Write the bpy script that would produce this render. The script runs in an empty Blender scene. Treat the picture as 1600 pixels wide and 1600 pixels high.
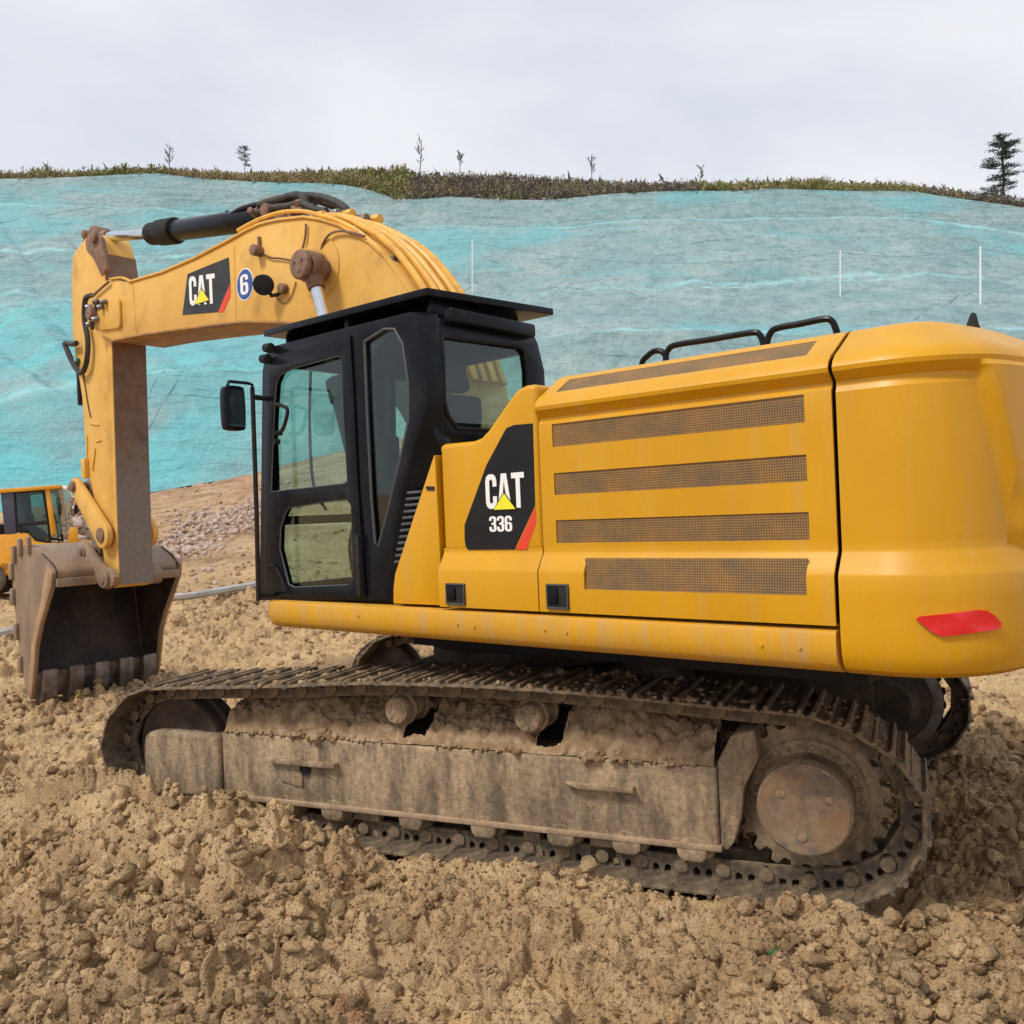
import bpy, bmesh, math, random
import numpy as np
from mathutils import Vector, Matrix
from mathutils.geometry import tessellate_polygon
SC = bpy.context.scene
COL = SC.collection
PI = math.pi
random.seed(7)
# ------------------------------------------------------------------ camera, sky, sun, exposure
CAM_H = 1.95
cd = bpy.data.cameras.new('camera'); cam = bpy.data.objects.new('camera', cd); COL.objects.link(cam)
cam.location = (0, 0, CAM_H); cam.rotation_euler = (PI/2, 0, 0)
FPX = 1435.6                                   # focal length in pixels of the 1600 px photograph
cd.sensor_width = 36; cd.sensor_fit = 'HORIZONTAL'; cd.lens = FPX/1600*36
cd.clip_start = 0.05; cd.clip_end = 3000
SC.camera = cam
SC.view_settings.view_transform = 'Standard'; SC.view_settings.look = 'None'
SC.view_settings.exposure = 0.0; SC.view_settings.gamma = 1
SUN_EL, SUN_AZ = math.radians(50), math.radians(238)      # azimuth from +Y, clockwise: behind the camera, a little left
w = bpy.data.worlds.new('World'); SC.world = w; w.use_nodes = True
nt = w.node_tree; nt.nodes.clear()
def N(nt, t, **k):
    n = nt.nodes.new(t)
    for a, b in k.items(): setattr(n, a, b)
    return n
out = N(nt, 'ShaderNodeOutputWorld'); bg = N(nt, 'ShaderNodeBackground')
sky = N(nt, 'ShaderNodeTexSky'); sky.sky_type = 'NISHITA'; sky.sun_disc = False
sky.sun_elevation = SUN_EL; sky.sun_rotation = SUN_AZ; sky.altitude = 300; sky.dust_density = 3; sky.air_density = 1.2
tc = N(nt, 'ShaderNodeTexCoord'); mp = N(nt, 'ShaderNodeMapping'); mp.inputs['Scale'].default_value = (1.0, 1.0, 2.6)
nz = N(nt, 'ShaderNodeTexNoise'); nz.inputs['Scale'].default_value = 1.5; nz.inputs['Detail'].default_value = 5; nz.inputs['Roughness'].default_value = .52; nz.inputs['Distortion'].default_value = .5
cr = N(nt, 'ShaderNodeValToRGB')
cr.color_ramp.elements[0].position = .34; cr.color_ramp.elements[0].color = (6.3, 6.8, 8.1, 1)
cr.color_ramp.elements[1].position = .66; cr.color_ramp.elements[1].color = (9.0, 9.15, 9.6, 1)
mix = N(nt, 'ShaderNodeMix', data_type='RGBA'); mix.inputs[0].default_value = .93
L = nt.links.new
L(tc.outputs['Generated'], mp.inputs[0]); L(mp.outputs[0], nz.inputs['Vector']); L(nz.outputs[0], cr.inputs[0])
L(sky.outputs[0], mix.inputs[6]); L(cr.outputs[0], mix.inputs[7])
L(mix.outputs[2], bg.inputs[0]); bg.inputs[1].default_value = .1
L(bg.outputs[0], out.inputs[0])
sd = bpy.data.lights.new('sun', 'SUN'); sun = bpy.data.objects.new('sun', sd); COL.objects.link(sun)
sd.energy = 2.7; sd.angle = math.radians(12); sd.color = (1, .95, .87)
sv = Vector((math.sin(SUN_AZ)*math.cos(SUN_EL), math.cos(SUN_AZ)*math.cos(SUN_EL), math.sin(SUN_EL)))
sun.rotation_euler = sv.to_track_quat('Z', 'Y').to_euler()

# ------------------------------------------------------------------ machine frames (surveyed from the photograph)
EX = Vector((-0.76119568, 0.64774456, -0.03175099))     # forward
EY = Vector((-0.64721988, -0.76185727, -0.02607555))    # left side, towards the camera
EZ = Vector((-4.10800175e-02, 7.01271193e-04, 0.999155614))
ORG = Vector((0.1936, 6.6618, -1.9441+CAM_H))
SLEW = .2953
MU = Matrix(((EX[0],EY[0],EZ[0],ORG[0]),(EX[1],EY[1],EZ[1],ORG[1]),(EX[2],EY[2],EZ[2],ORG[2]),(0,0,0,1)))
MK = MU @ Matrix.Rotation(SLEW, 4, 'Z')
def S(u, v, y, M=MU):
    """machine (x, z) of the photograph's point u,v on the machine plane y"""
    inv = M.inverted(); o = inv @ Vector((0,0,CAM_H)); d = inv.to_3x3() @ Vector(((u-800)/FPX, 1, (800-v)/FPX))
    t = (y-o.y)/d.y; p = o+d*t
    return (p.x, p.z)
def SK(u, v, y): return S(u, v, y, MK)
def SS(pts, y, M=MU): return [S(a, b, y, M) for a, b in pts]

# ------------------------------------------------------------------ materials
MATS = {}
def mat(name, c1, c2=None, scale=6, stretch=(1,1,1), rough=.6, metal=0, bump=0, bscale=60, dirt=None, dscale=2.5, damt=.5, dstretch=(1,1,1), rough2=None, coat=0, detail=5, dlo=.45, dhi=.62, spec=.5, speck=0):
    m = bpy.data.materials.new(name); m.use_nodes = True; nt = m.node_tree; nt.nodes.clear(); L = nt.links.new
    o = N(nt,'ShaderNodeOutputMaterial'); p = N(nt,'ShaderNodeBsdfPrincipled'); L(p.outputs[0], o.inputs[0])
    p.inputs['Roughness'].default_value = rough; p.inputs['Metallic'].default_value = metal
    p.inputs['Coat Weight'].default_value = coat; p.inputs['Specular IOR Level'].default_value = spec
    tc = N(nt,'ShaderNodeTexCoord')
    def noise(sc, st, det=detail, r=.6):
        mp = N(nt,'ShaderNodeMapping'); mp.inputs['Scale'].default_value = st; L(tc.outputs['Object'], mp.inputs[0])
        n = N(nt,'ShaderNodeTexNoise'); n.inputs['Scale'].default_value = sc; n.inputs['Detail'].default_value = det; n.inputs['Roughness'].default_value = r
        L(mp.outputs[0], n.inputs['Vector']); return n.outputs[0]
    def ramp(s, lo, hi):
        r = N(nt,'ShaderNodeMapRange'); r.inputs[1].default_value = lo; r.inputs[2].default_value = hi; L(s, r.inputs[0]); return r.outputs[0]
    col = None
    if c2 is None: p.inputs['Base Color'].default_value = (*c1, 1)
    else:
        mx = N(nt,'ShaderNodeMix', data_type='RGBA'); mx.inputs[6].default_value = (*c1,1); mx.inputs[7].default_value = (*c2,1)
        L(ramp(noise(scale, stretch), .35, .65), mx.inputs[0]); col = mx.outputs[2]
    if dirt is not None:
        mx = N(nt,'ShaderNodeMix', data_type='RGBA'); mx.inputs[7].default_value = (*dirt,1)
        if col is None: mx.inputs[6].default_value = (*c1,1)
        else: L(col, mx.inputs[6])
        f = ramp(noise(dscale, dstretch, 8, .65), dlo, dhi); mu = N(nt,'ShaderNodeMath', operation='MULTIPLY'); L(f, mu.inputs[0]); mu.inputs[1].default_value = damt
        L(mu.outputs[0], mx.inputs[0]); col = mx.outputs[2]
        if rough2 is not None:
            mr = N(nt,'ShaderNodeMapRange'); mr.inputs[3].default_value = rough; mr.inputs[4].default_value = rough2; L(mu.outputs[0], mr.inputs[0]); L(mr.outputs[0], p.inputs['Roughness'])
    if speck:
        hv = N(nt,'ShaderNodeHueSaturation'); r = N(nt,'ShaderNodeMapRange'); r.inputs[1].default_value = .3; r.inputs[2].default_value = .7; r.inputs[3].default_value = 1-speck; r.inputs[4].default_value = 1+speck
        L(noise(34, (1,1,1), 6, .75), r.inputs[0]); L(r.outputs[0], hv.inputs['Value']); L(col, hv.inputs['Color']); col = hv.outputs[0]
    if col is not None: L(col, p.inputs['Base Color'])
    if bump:
        b = N(nt,'ShaderNodeBump'); b.inputs['Strength'].default_value = 1; b.inputs['Distance'].default_value = bump
        L(noise(bscale, (1,1,1), 4), b.inputs['Height']); L(b.outputs[0], p.inputs['Normal'])
    MATS[name] = m; return m
def glassmat(name, tint, refl=1.0):
    m = bpy.data.materials.new(name); m.use_nodes = True; nt = m.node_tree; nt.nodes.clear(); L = nt.links.new
    o = N(nt,'ShaderNodeOutputMaterial'); t = N(nt,'ShaderNodeBsdfTransparent'); t.inputs[0].default_value = (*tint,1)
    g = N(nt,'ShaderNodeBsdfGlossy'); g.inputs['Roughness'].default_value = .02; g.inputs[0].default_value = (.9*refl,.9*refl,.9*refl,1)
    lw = N(nt,'ShaderNodeLayerWeight'); lw.inputs[0].default_value = .5; pw = N(nt,'ShaderNodeMath', operation='POWER'); pw.inputs[1].default_value = 4; L(lw.outputs['Facing'], pw.inputs[0]); f = N(nt,'ShaderNodeMath', operation='MULTIPLY_ADD'); f.inputs[1].default_value = .8; f.inputs[2].default_value = .042; L(pw.outputs[0], f.inputs[0])
    mx = N(nt,'ShaderNodeMixShader'); L(f.outputs[0], mx.inputs[0]); L(t.outputs[0], mx.inputs[1]); L(g.outputs[0], mx.inputs[2]); L(mx.outputs[0], o.inputs[0])
    MATS[name] = m; return m
yel = mat('yellow_paint', (.66,.325,.004), (.59,.285,.004), scale=2.2, stretch=(1,1,.35), rough=.38, dirt=(.50,.33,.11), dscale=3.0, dstretch=(4,4,.22), damt=.34, dlo=.50, dhi=.74, rough2=.8, coat=0, spec=.4)
yelskirt = mat('yellow_dusty_skirt', (.67,.33,.007), (.60,.30,.025), scale=5, stretch=(1,1,1), rough=.5, dirt=(.48,.32,.15), dscale=5, dstretch=(3.2,3,.4), damt=.65, dlo=.45, dhi=.68, rough2=.8, spec=.35)
yelold = mat('yellow_weathered', (.76,.45,.115), (.68,.38,.075), scale=2.2, rough=.55, dirt=(.30,.17,.07), dscale=3.4, dstretch=(1,1,.7), damt=.55, dlo=.52, dhi=.72, rough2=.85, bump=.0006, bscale=25, spec=.3)
yelpipe = mat('yellow_pipe', (.80,.45,.07), (.72,.36,.05), scale=9, rough=.45, dirt=(.30,.17,.07), dscale=8, damt=.4, dlo=.55)
blk = mat('black_paint', (.005,.006,.009), (.008,.009,.013), scale=7, rough=.28, dirt=(.05,.042,.034), dscale=7, damt=.30, dlo=.56, dhi=.8, rough2=.7, spec=.17)
blkm = mat('black_matt', (.018,.018,.02), (.03,.028,.026), scale=12, rough=.75, spec=.2)
rub = mat('rubber_hose', (.02,.019,.018), (.06,.05,.04), scale=18, rough=.7)
chrome = mat('chrome_rod', (.75,.77,.80), (.62,.64,.68), scale=8, rough=.18, metal=1)
steel = mat('worn_steel', (.30,.29,.29), (.14,.11,.09), scale=9, rough=.42, metal=.75, dirt=(.22,.15,.09), dscale=5, damt=.8, rough2=.85, bump=.001, bscale=70)
under = mat('muddy_steel', (.16,.118,.08), (.32,.235,.15), scale=4, stretch=(1.7,1.7,.8), rough=.9, dirt=(.50,.355,.215), dscale=4.5, dstretch=(2.4,2.4,.6), damt=.8, dlo=.44, dhi=.66, bump=.004, bscale=60, spec=.2, speck=.38)
dark = mat('shaded_greasy_steel', (.035,.026,.02), (.07,.05,.036), scale=6, rough=.8, dirt=(.12,.085,.055), dscale=5, damt=.5, bump=.002, spec=.25)  # greasy steel, with shade under the body and far track painted darker
shoem = mat('track_steel', (.10,.08,.06), (.24,.18,.12), scale=9, rough=.55, metal=.3, dirt=(.31,.22,.13), dscale=5, damt=.8, rough2=.95, bump=.004, bscale=70, spec=.35, speck=.3)
rust = mat('rusty_bucket', (.20,.145,.105), (.33,.235,.155), scale=3, stretch=(1,1,.5), rough=.5, metal=.15, dirt=(.40,.20,.09), dscale=2.2, dstretch=(1.5,1.5,.5), damt=.65, dlo=.5, dhi=.72, rough2=.9, bump=.003, bscale=30, spec=.45, speck=.22)
bkt_shade = mat('bucket_inner_shade', (.030,.022,.02), (.06,.042,.034), scale=4, stretch=(1,1,.4), rough=.6, dirt=(.10,.07,.045), dscale=3, damt=.5, spec=.3)  # bucket's inner shade as a dark colour
pinrust = mat('rusty_pin', (.16,.08,.05), (.26,.15,.10), scale=14, rough=.7, bump=.001)
stickf = mat('brown_stick_face', (.15,.075,.04), (.22,.115,.06), scale=5, rough=.6, dirt=(.20,.17,.15), dscale=7, damt=.6, dlo=.45, dhi=.6, rough2=.8)
def splash():
    nt = stickf.node_tree; L = nt.links.new; p = [n for n in nt.nodes if n.type=='BSDF_PRINCIPLED'][0]; src = p.inputs['Base Color'].links[0].from_socket
    tc = N(nt,'ShaderNodeTexCoord'); sx = N(nt,'ShaderNodeSeparateXYZ'); L(tc.outputs['Object'], sx.inputs[0])
    n = N(nt,'ShaderNodeTexNoise'); n.inputs['Scale'].default_value = 16; n.inputs['Detail'].default_value = 8; n.inputs['Roughness'].default_value = .75; L(tc.outputs['Object'], n.inputs['Vector'])
    a = N(nt,'ShaderNodeMath', operation='MULTIPLY_ADD'); a.inputs[1].default_value = 1.6; L(n.outputs[0], a.inputs[0]); L(sx.outputs[2], a.inputs[2])
    r = N(nt,'ShaderNodeMapRange'); r.inputs[1].default_value = 3.75; r.inputs[2].default_value = 3.2; r.inputs[3].default_value = 0; r.inputs[4].default_value = .9; L(a.outputs[0], r.inputs[0])
    n2 = N(nt,'ShaderNodeTexNoise'); n2.inputs['Scale'].default_value = 40; n2.inputs['Detail'].default_value = 5; L(tc.outputs['Object'], n2.inputs['Vector'])
    c2 = N(nt,'ShaderNodeMix', data_type='RGBA'); c2.inputs[6].default_value = (.12,.10,.09,1); c2.inputs[7].default_value = (.33,.28,.23,1); L(n2.outputs[0], c2.inputs[0])
    x = N(nt,'ShaderNodeMix', data_type='RGBA'); L(r.outputs[0], x.inputs[0]); L(src, x.inputs[6]); L(c2.outputs[2], x.inputs[7]); L(x.outputs[2], p.inputs['Base Color'])
splash()
soil = None
white = mat('white_print', (.85,.85,.83), rough=.5)
blackprint = mat('black_print', (.012,.012,.013), (.016,.016,.018), scale=5, rough=.4, spec=.2)
greyprint = mat('faded_black_print', (.035,.037,.04), (.05,.052,.055), scale=5, rough=.5, spec=.2)
redprint = mat('red_print', (.75,.055,.02), rough=.45)
yelprint = mat('yellow_print', (.88,.78,.03), rough=.45)
blueprint = mat('blue_print', (.03,.08,.30), rough=.45)
redrefl = mat('red_reflector', (.75,.006,.012), (.66,.004,.01), scale=60, rough=.25, coat=.5)
glass = glassmat('tinted_cab_glass', (.80,.90,.87))
gasket = mat('window_gasket', (.06,.062,.062), rough=.6)
def meshgrille():
    m = mat('brown_mesh_screen', (.34,.17,.042), (.20,.125,.05), scale=7, rough=.65, metal=0)
    nt = m.node_tree; L = nt.links.new; p = [n for n in nt.nodes if n.type=='BSDF_PRINCIPLED'][0]
    src = p.inputs['Base Color'].links[0].from_socket
    tc = N(nt,'ShaderNodeTexCoord'); v = N(nt,'ShaderNodeTexVoronoi'); v.inputs['Scale'].default_value = 85; v.inputs['Randomness'].default_value = .0
    mp = N(nt,'ShaderNodeMapping'); mp.inputs['Scale'].default_value = (1,0,1); L(tc.outputs['Object'], mp.inputs[0]); L(mp.outputs[0], v.inputs['Vector'])
    r = N(nt,'ShaderNodeMapRange'); r.inputs[1].default_value = .25; r.inputs[2].default_value = .40; L(v.outputs['Distance'], r.inputs[0])
    mx = N(nt,'ShaderNodeMix', data_type='RGBA'); mx.inputs[6].default_value = (.012,.010,.008,1); L(src, mx.inputs[7]); 
    ad = N(nt,'ShaderNodeMath', operation='MULTIPLY_ADD'); ad.inputs[1].default_value=.8; ad.inputs[2].default_value=.2; L(r.outputs[0], ad.inputs[0]); L(ad.outputs[0], mx.inputs[0]); L(mx.outputs[2], p.inputs['Base Color'])
    return m
grille = meshgrille()

# ------------------------------------------------------------------ geometry helpers
class G:
    def __init__(s): s.bm = bmesh.new()
    def faces(s, vs, fs):
        bv = [s.bm.verts.new(v) for v in vs]
        for f in fs:
            try: s.bm.faces.new([bv[i] for i in f])
            except ValueError: pass
        return s
    def prism(s, pts, a, b, axis='y', holes=()):
        """2-D outline (with holes) extruded along an axis from a to b"""
        loops = [list(pts)]+[list(h) for h in holes]
        flat = [p for l in loops for p in l]
        def P(p, t):
            return {'y':(p[0],t,p[1]), 'x':(t,p[0],p[1]), 'z':(p[0],p[1],t)}[axis]
        vs = [P(p,a) for p in flat]+[P(p,b) for p in flat]; n = len(flat); fs = []
        if holes:
            tris = tessellate_polygon([[Vector((p[0],p[1],0)) for p in l] for l in loops])
            fs += [tuple(t) for t in tris]+[tuple(i+n for i in reversed(t)) for t in tris]
        else: fs += [tuple(range(n)), tuple(range(2*n-1, n-1, -1))]
        k = 0
        for l in loops:
            m = len(l)
            for i in range(m):
                j = (i+1)%m; fs.append((k+i, k+j, n+k+j, n+k+i))
            k += m
        return s.faces(vs, fs)
    def box(s, x0, x1, y0, y1, z0, z1): return s.prism([(x0,y0),(x1,y0),(x1,y1),(x0,y1)], z0, z1, 'z')
    def cyl(s, p0, p1, r0, r1=None, n=20, cap=True):
        p0, p1 = Vector(p0), Vector(p1); r1 = r0 if r1 is None else r1
        q = (p1-p0).to_track_quat('Z','Y'); vs = []
        for p, r in ((p0,r0),(p1,r1)):
            for i in range(n):
                a = 2*PI*i/n; vs.append(p+q@Vector((r*math.cos(a), r*math.sin(a), 0)))
        fs = [(i,(i+1)%n,n+(i+1)%n,n+i) for i in range(n)]
        if cap: fs += [tuple(range(n-1,-1,-1)), tuple(range(n,2*n))]
        return s.faces(vs, fs)
    def tube(s, pts, r, n=8, smooth=0):
        pts = [Vector(p) for p in pts]
        if smooth: pts = catmull(pts, smooth)
        rings = []; up = Vector((0,0,1)); prev = None
        for i, p in enumerate(pts):
            d = (pts[min(i+1,len(pts)-1)]-pts[max(i-1,0)]).normalized()
            if prev is None:
                a = d.cross(Vector((.3,.9,.2))).normalized()
            else: a = (prev-d*prev.dot(d)).normalized()
            prev = a; b = d.cross(a)
            rings.append([p+a*r*math.cos(2*PI*k/n)+b*r*math.sin(2*PI*k/n) for k in range(n)])
        vs = [v for rg in rings for v in rg]; fs = []
        for i in range(len(rings)-1):
            for k in range(n): fs.append((i*n+k, i*n+(k+1)%n, (i+1)*n+(k+1)%n, (i+1)*n+k))
        m = len(vs); fs += [tuple(range(n-1,-1,-1)), tuple(range(m-n,m))]
        return s.faces(vs, fs)
    def lathe(s, prof, c, axis, n=40):
        """prof: (r, t) along the axis direction from c"""
        c = Vector(c); q = Vector(axis).to_track_quat('Z','Y'); vs = []; fs = []; m = len(prof)
        for i in range(n):
            a = 2*PI*i/n
            for r, t in prof: vs.append(c+q@Vector((r*math.cos(a), r*math.sin(a), t)))
        for i in range(n):
            j = (i+1)%n
            for k in range(m-1): fs.append((i*m+k, j*m+k, j*m+k+1, i*m+k+1))
        fs.append(tuple(i*m for i in range(n-1,-1,-1))); fs.append(tuple(i*m+m-1 for i in range(n)))
        return s.faces(vs, fs)
    def parts(s, name, m, parent=None, **k):
        bm = s.bm; bmesh.ops.remove_doubles(bm, verts=bm.verts, dist=1e-5); seen = set(); out = []
        for v in list(bm.verts):
            if v in seen: continue
            st = [v]; comp = []; seen.add(v)
            while st:
                q = st.pop(); comp.append(q)
                for e in q.link_edges:
                    w_ = e.other_vert(q)
                    if w_ not in seen: seen.add(w_); st.append(w_)
            cs = set(comp); ix = {q:i for i, q in enumerate(comp)}; fs = {f for q in comp for f in q.link_faces}
            g = G(); g.faces([q.co.copy() for q in comp], [tuple(ix[q] for q in f.verts) for f in fs]); out.append(g.build(name, m, parent, **k))
        bm.free(); return out
    def build(s, name, m, parent=None, bevel=0, seg=2, ang=32, smooth=True):
        bm = s.bm
        bmesh.ops.remove_doubles(bm, verts=bm.verts, dist=1e-5)
        bmesh.ops.recalc_face_normals(bm, faces=bm.faces)
        if bevel:
            es = [e for e in bm.edges if len(e.link_faces)==2 and e.calc_face_angle(0) > math.radians(30)]
            bmesh.ops.bevel(bm, geom=es, offset=bevel, segments=seg, profile=.5, affect='EDGES', clamp_overlap=True)
        me = bpy.data.meshes.new(name); bm.to_mesh(me); bm.free()
        if smooth:
            me.polygons.foreach_set('use_smooth', [True]*len(me.polygons)); me.set_sharp_from_angle(angle=math.radians(ang))
        me.materials.append(m)
        o = bpy.data.objects.new(name, me); COL.objects.link(o)
        if parent is not None: o.parent = parent
        return o
def catmull(pts, k):
    o = []; n = len(pts)
    for i in range(n-1):
        p0, p1, p2, p3 = pts[max(i-1,0)], pts[i], pts[i+1], pts[min(i+2,n-1)]
        for j in range(k):
            t = j/k; o.append(.5*((2*p1)+(p2-p0)*t+(2*p0-5*p1+4*p2-p3)*t*t+(3*p1-p0-3*p2+p3)*t**3))
    o.append(pts[-1]); return o
def cat2(pts, k, closed=False):
    v = [Vector((a,b,0)) for a, b in pts]
    if closed:
        v = [v[-1]]+v+[v[0],v[1]]; r = catmull(v, k)[k:-k-1]
    else: r = catmull(v, k)
    return [(p.x,p.y) for p in r]
def tag(o, label=None, cat=None, group=None, kind=None):
    if label: o['label'] = label
    if cat: o['category'] = cat
    if group: o['group'] = group
    if kind: o['kind'] = kind
    return o
def empty(name, M=None, loc=None):
    o = bpy.data.objects.new(name, None); COL.objects.link(o); o.empty_display_size = .3
    if M is not None: o.matrix_world = M
    if loc is not None: o.location = loc
    return o
def copy_tree(o, parent=None):
    c = o.copy(); COL.objects.link(c)
    if parent is not None: c.parent = parent
    for ch in list(o.children): copy_tree(ch, c)
    return c
# vectorised noise
def h2(ix, iy, s):
    v = np.sin(ix*127.1+iy*311.7+s*74.7)*43758.5453
    return v-np.floor(v)
def vnoise(x, y, s=0):
    ix = np.floor(x); iy = np.floor(y); fx = x-ix; fy = y-iy
    fx = fx*fx*(3-2*fx); fy = fy*fy*(3-2*fy)
    a = h2(ix,iy,s); b = h2(ix+1,iy,s); c = h2(ix,iy+1,s); d = h2(ix+1,iy+1,s)
    return (a+(b-a)*fx)*(1-fy)+(c+(d-c)*fx)*fy
def fbm(x, y, o=4, s=0, g=.5):
    r = 0; a = 1; t = 0
    for i in range(o): r = r+a*vnoise(x, y, s+i*3.1); t += a; a *= g; x = x*2.03+5.2; y = y*2.03+1.3
    return r/t
def clods(x, y, cell, s, rmin=.35, rmax=.75, dens=1.0):
    """dome-shaped lumps scattered in jittered cells"""
    gx = x/cell; gy = y/cell; ix = np.floor(gx); iy = np.floor(gy); best = np.zeros_like(gx)
    for dx in (-1,0,1):
        for dy in (-1,0,1):
            cx = ix+dx; cy = iy+dy
            px = cx+h2(cx,cy,s); py = cy+h2(cx,cy,s+1); r = rmin+(rmax-rmin)*h2(cx,cy,s+2)**2
            el = .7+.6*h2(cx,cy,s+4)
            d2 = (((gx-px)*el)**2+((gy-py)/el)**2)/(r*r)
            h = r*np.sqrt(np.maximum(0,1-d2))*(h2(cx,cy,s+3)<dens)
            best = np.maximum(best, h)
    return best*cell
def sstep(a, b, x):
    t = np.clip((x-a)/(b-a),0,1); return t*t*(3-2*t)
# ------------------------------------------------------------------ EXCAVATOR
EXC = tag(empty('excavator', MU), 'big yellow tracked excavator with black cab and muddy tracks, its bucket resting on the soil', 'excavator')
def X(o): o.parent = EXC; return o
PY = 1.45                                                     # side panel plane
# main frame and hidden structure of the upper works
g = G(); g.box(-2.80,1.08,-1.30,1.36,1.26,1.30); g.box(-2.70,.35,-1.25,.85,1.08,1.26); g.prism([(1.40,2.3),(1.42,2.46),(1.40,2.50),(1.22,2.61),(-1.2,2.61),(-1.2,2.3)], -2.835, -1.30, 'x'); g.box(-2.80,-.62,-1.30,1.34,1.30,2.20); g.box(-2.80,-1.30,-1.28,1.34,2.20,2.46)
g.box(-.62,-.14,.5,1.33,1.30,1.95)
g.build('main_frame', blkm, EXC)
# right hand side boxes and hood top
g = G(); g.prism([(1.05,1.42),(1.05,2.0),(.75,2.15),(-1.27,2.2),(-1.27,1.42)], -1.47, -.50); g.build('tool_box', yel, EXC, bevel=.03)
PROF = [(0.60,2.672),(1.00,2.672),(1.14,2.668),(1.21,2.660),(1.255,2.647),(1.285,2.628),(1.405,2.553),(1.44,2.532),(1.468,2.505),(1.480,2.480),(1.476,2.462),(1.455,2.440),(1.435,2.424),(1.436,2.410),(1.448,2.395)]
PROFL = [(1.45,1.775),(1.447,1.742),(1.451,1.728),(1.498,1.648),(1.502,1.634),(1.502,1.47),(1.500,1.436),(1.46,1.430)]
def panelgrid(xs, rows, skip):
    g = G(); vs = [(x, y, z) for (y, z) in rows for x in xs]; n = len(xs); fs = []
    for i in range(len(rows)-1):
        for j in range(n-1):
            if not skip(i, j): fs.append((i*n+j, i*n+j+1, (i+1)*n+j+1, (i+1)*n+j))
    g.faces(vs, fs); bmesh.ops.recalc_face_normals(g.bm, faces=g.bm.faces)
    f0 = max(g.bm.faces, key=lambda f: f.calc_center_median().y)
    if f0.normal.y < 0: bmesh.ops.reverse_faces(g.bm, faces=g.bm.faces)
    bmesh.ops.solidify(g.bm, geom=list(g.bm.faces), thickness=.012)
    return g
xa, xb = -1.287, -2.812
gl = (S(862,680,PY)[0]+S(869,812,PY)[0])/2; gr = (S(1256,640,PY)[0]+S(1265,820,PY)[0])/2; g4 = S(916,895,1.48)[0]
def gz(a, b): return (S(1060,a,PY)[1]+0*b)
# grille heights, measured at the right hand ends
G1 = (S(1257,616,PY)[1], S(1257,660,PY)[1]); G2 = (S(1259,710,PY)[1], S(1260,752,PY)[1]); G3 = (S(1264,800,PY)[1], S(1266,844,PY)[1])
G4 = (S(1267,874,1.48)[1], S(1268,931,1.50)[1])
rows = PROF+[(1.45,G1[0]),(1.45,G1[1]),(1.45,G2[0]),(1.45,G2[1]),(1.45,G3[0]),(1.45,G3[1])]+PROFL[1:3]+[(1.456+.041*(1.728-G4[0])/.08,G4[0])]+PROFL[3:5]+[(1.502,G4[1])]+PROFL[5:]
xs = [xa, gl, g4, (g4+gr)/2, gr, xb]
r0 = len(PROF)
def skip(i, j):
    if i == 5 and j in (1,2,3): return True
    if i in (r0, r0+2, r0+4) and j in (1,2,3): return True
    if r0+8 <= i <= r0+10 and j in (2,3): return True
    return False
door = panelgrid(xs, rows, skip).build('engine_access_door', yel, EXC, ang=25)
def gpanel(x0, x1, y0, z0, y1, z1, inset=.006):
    g = G(); g.faces([(x0-.0,y0-inset,z0+.004),(x1,y0-inset,z0+.004),(x1,y1-inset,z1-.004),(x0,y1-inset,z1-.004)], [(0,1,2,3)])
    bmesh.ops.solidify(g.bm, geom=list(g.bm.faces), thickness=.004)
    return g.build('grille_screen', grille, door, smooth=False)
for a in (G1,G2,G3): gpanel(gl+.004, gr-.004, 1.45, a[0], 1.45, a[1])
gpanel(gl+.004, gr-.004, PROF[5][0], PROF[5][1], PROF[6][0], PROF[6][1], .008)
gpanel(g4+.004, gr-.004, 1.488, G4[0], 1.502, G4[1], .010)
# small ribs standing on the grille frames
g = G()
for x in np.linspace(gl-.25, gr+.2, 4): g.cyl((x,1.44,2.60-.05),(x,1.47,2.58-.04),.006)
# centre panel with the black emblem plate
P2 = SS([(689,752),(680.5,708),(684,698),(692,693.5),(738,689),(750,684),(762,671),(800,616),(808,607.5),(820,601.5),(839,598.5)], PY)
x2 = P2[0][0]; P2 = [(x2,1.742)]+[(x2,S(681,708,PY)[1])]+P2[2:-1]+[(xa+.008,2.605),(xa+.008,1.742)]
pdoor = G().prism(P2, .95, PY).build('centre_access_door', yel, EXC, bevel=.045, seg=5, ang=28)
g = panelgrid([x2, xa+.008], [(1.449,1.760)]+PROFL[1:], lambda i, j: False); low = g.build('lower_door_panel', yel, pdoor, ang=25)
P1 = SS([(678,711),(617,897),(614.5,920),(614.5,943),(691.5,946),(679.5,712)], PY)
P1 = [(max(p[0], x2+.012), p[1]) for p in P1]
fdoor = G().prism(P1, 1.36, PY).build('front_side_cover', yel, EXC, bevel=.008)
G().prism(SS([(666,760),(679,760),(679,766),(668,766)], PY), PY-.001, PY+.006).build('latch', blkm, fdoor)
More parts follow.
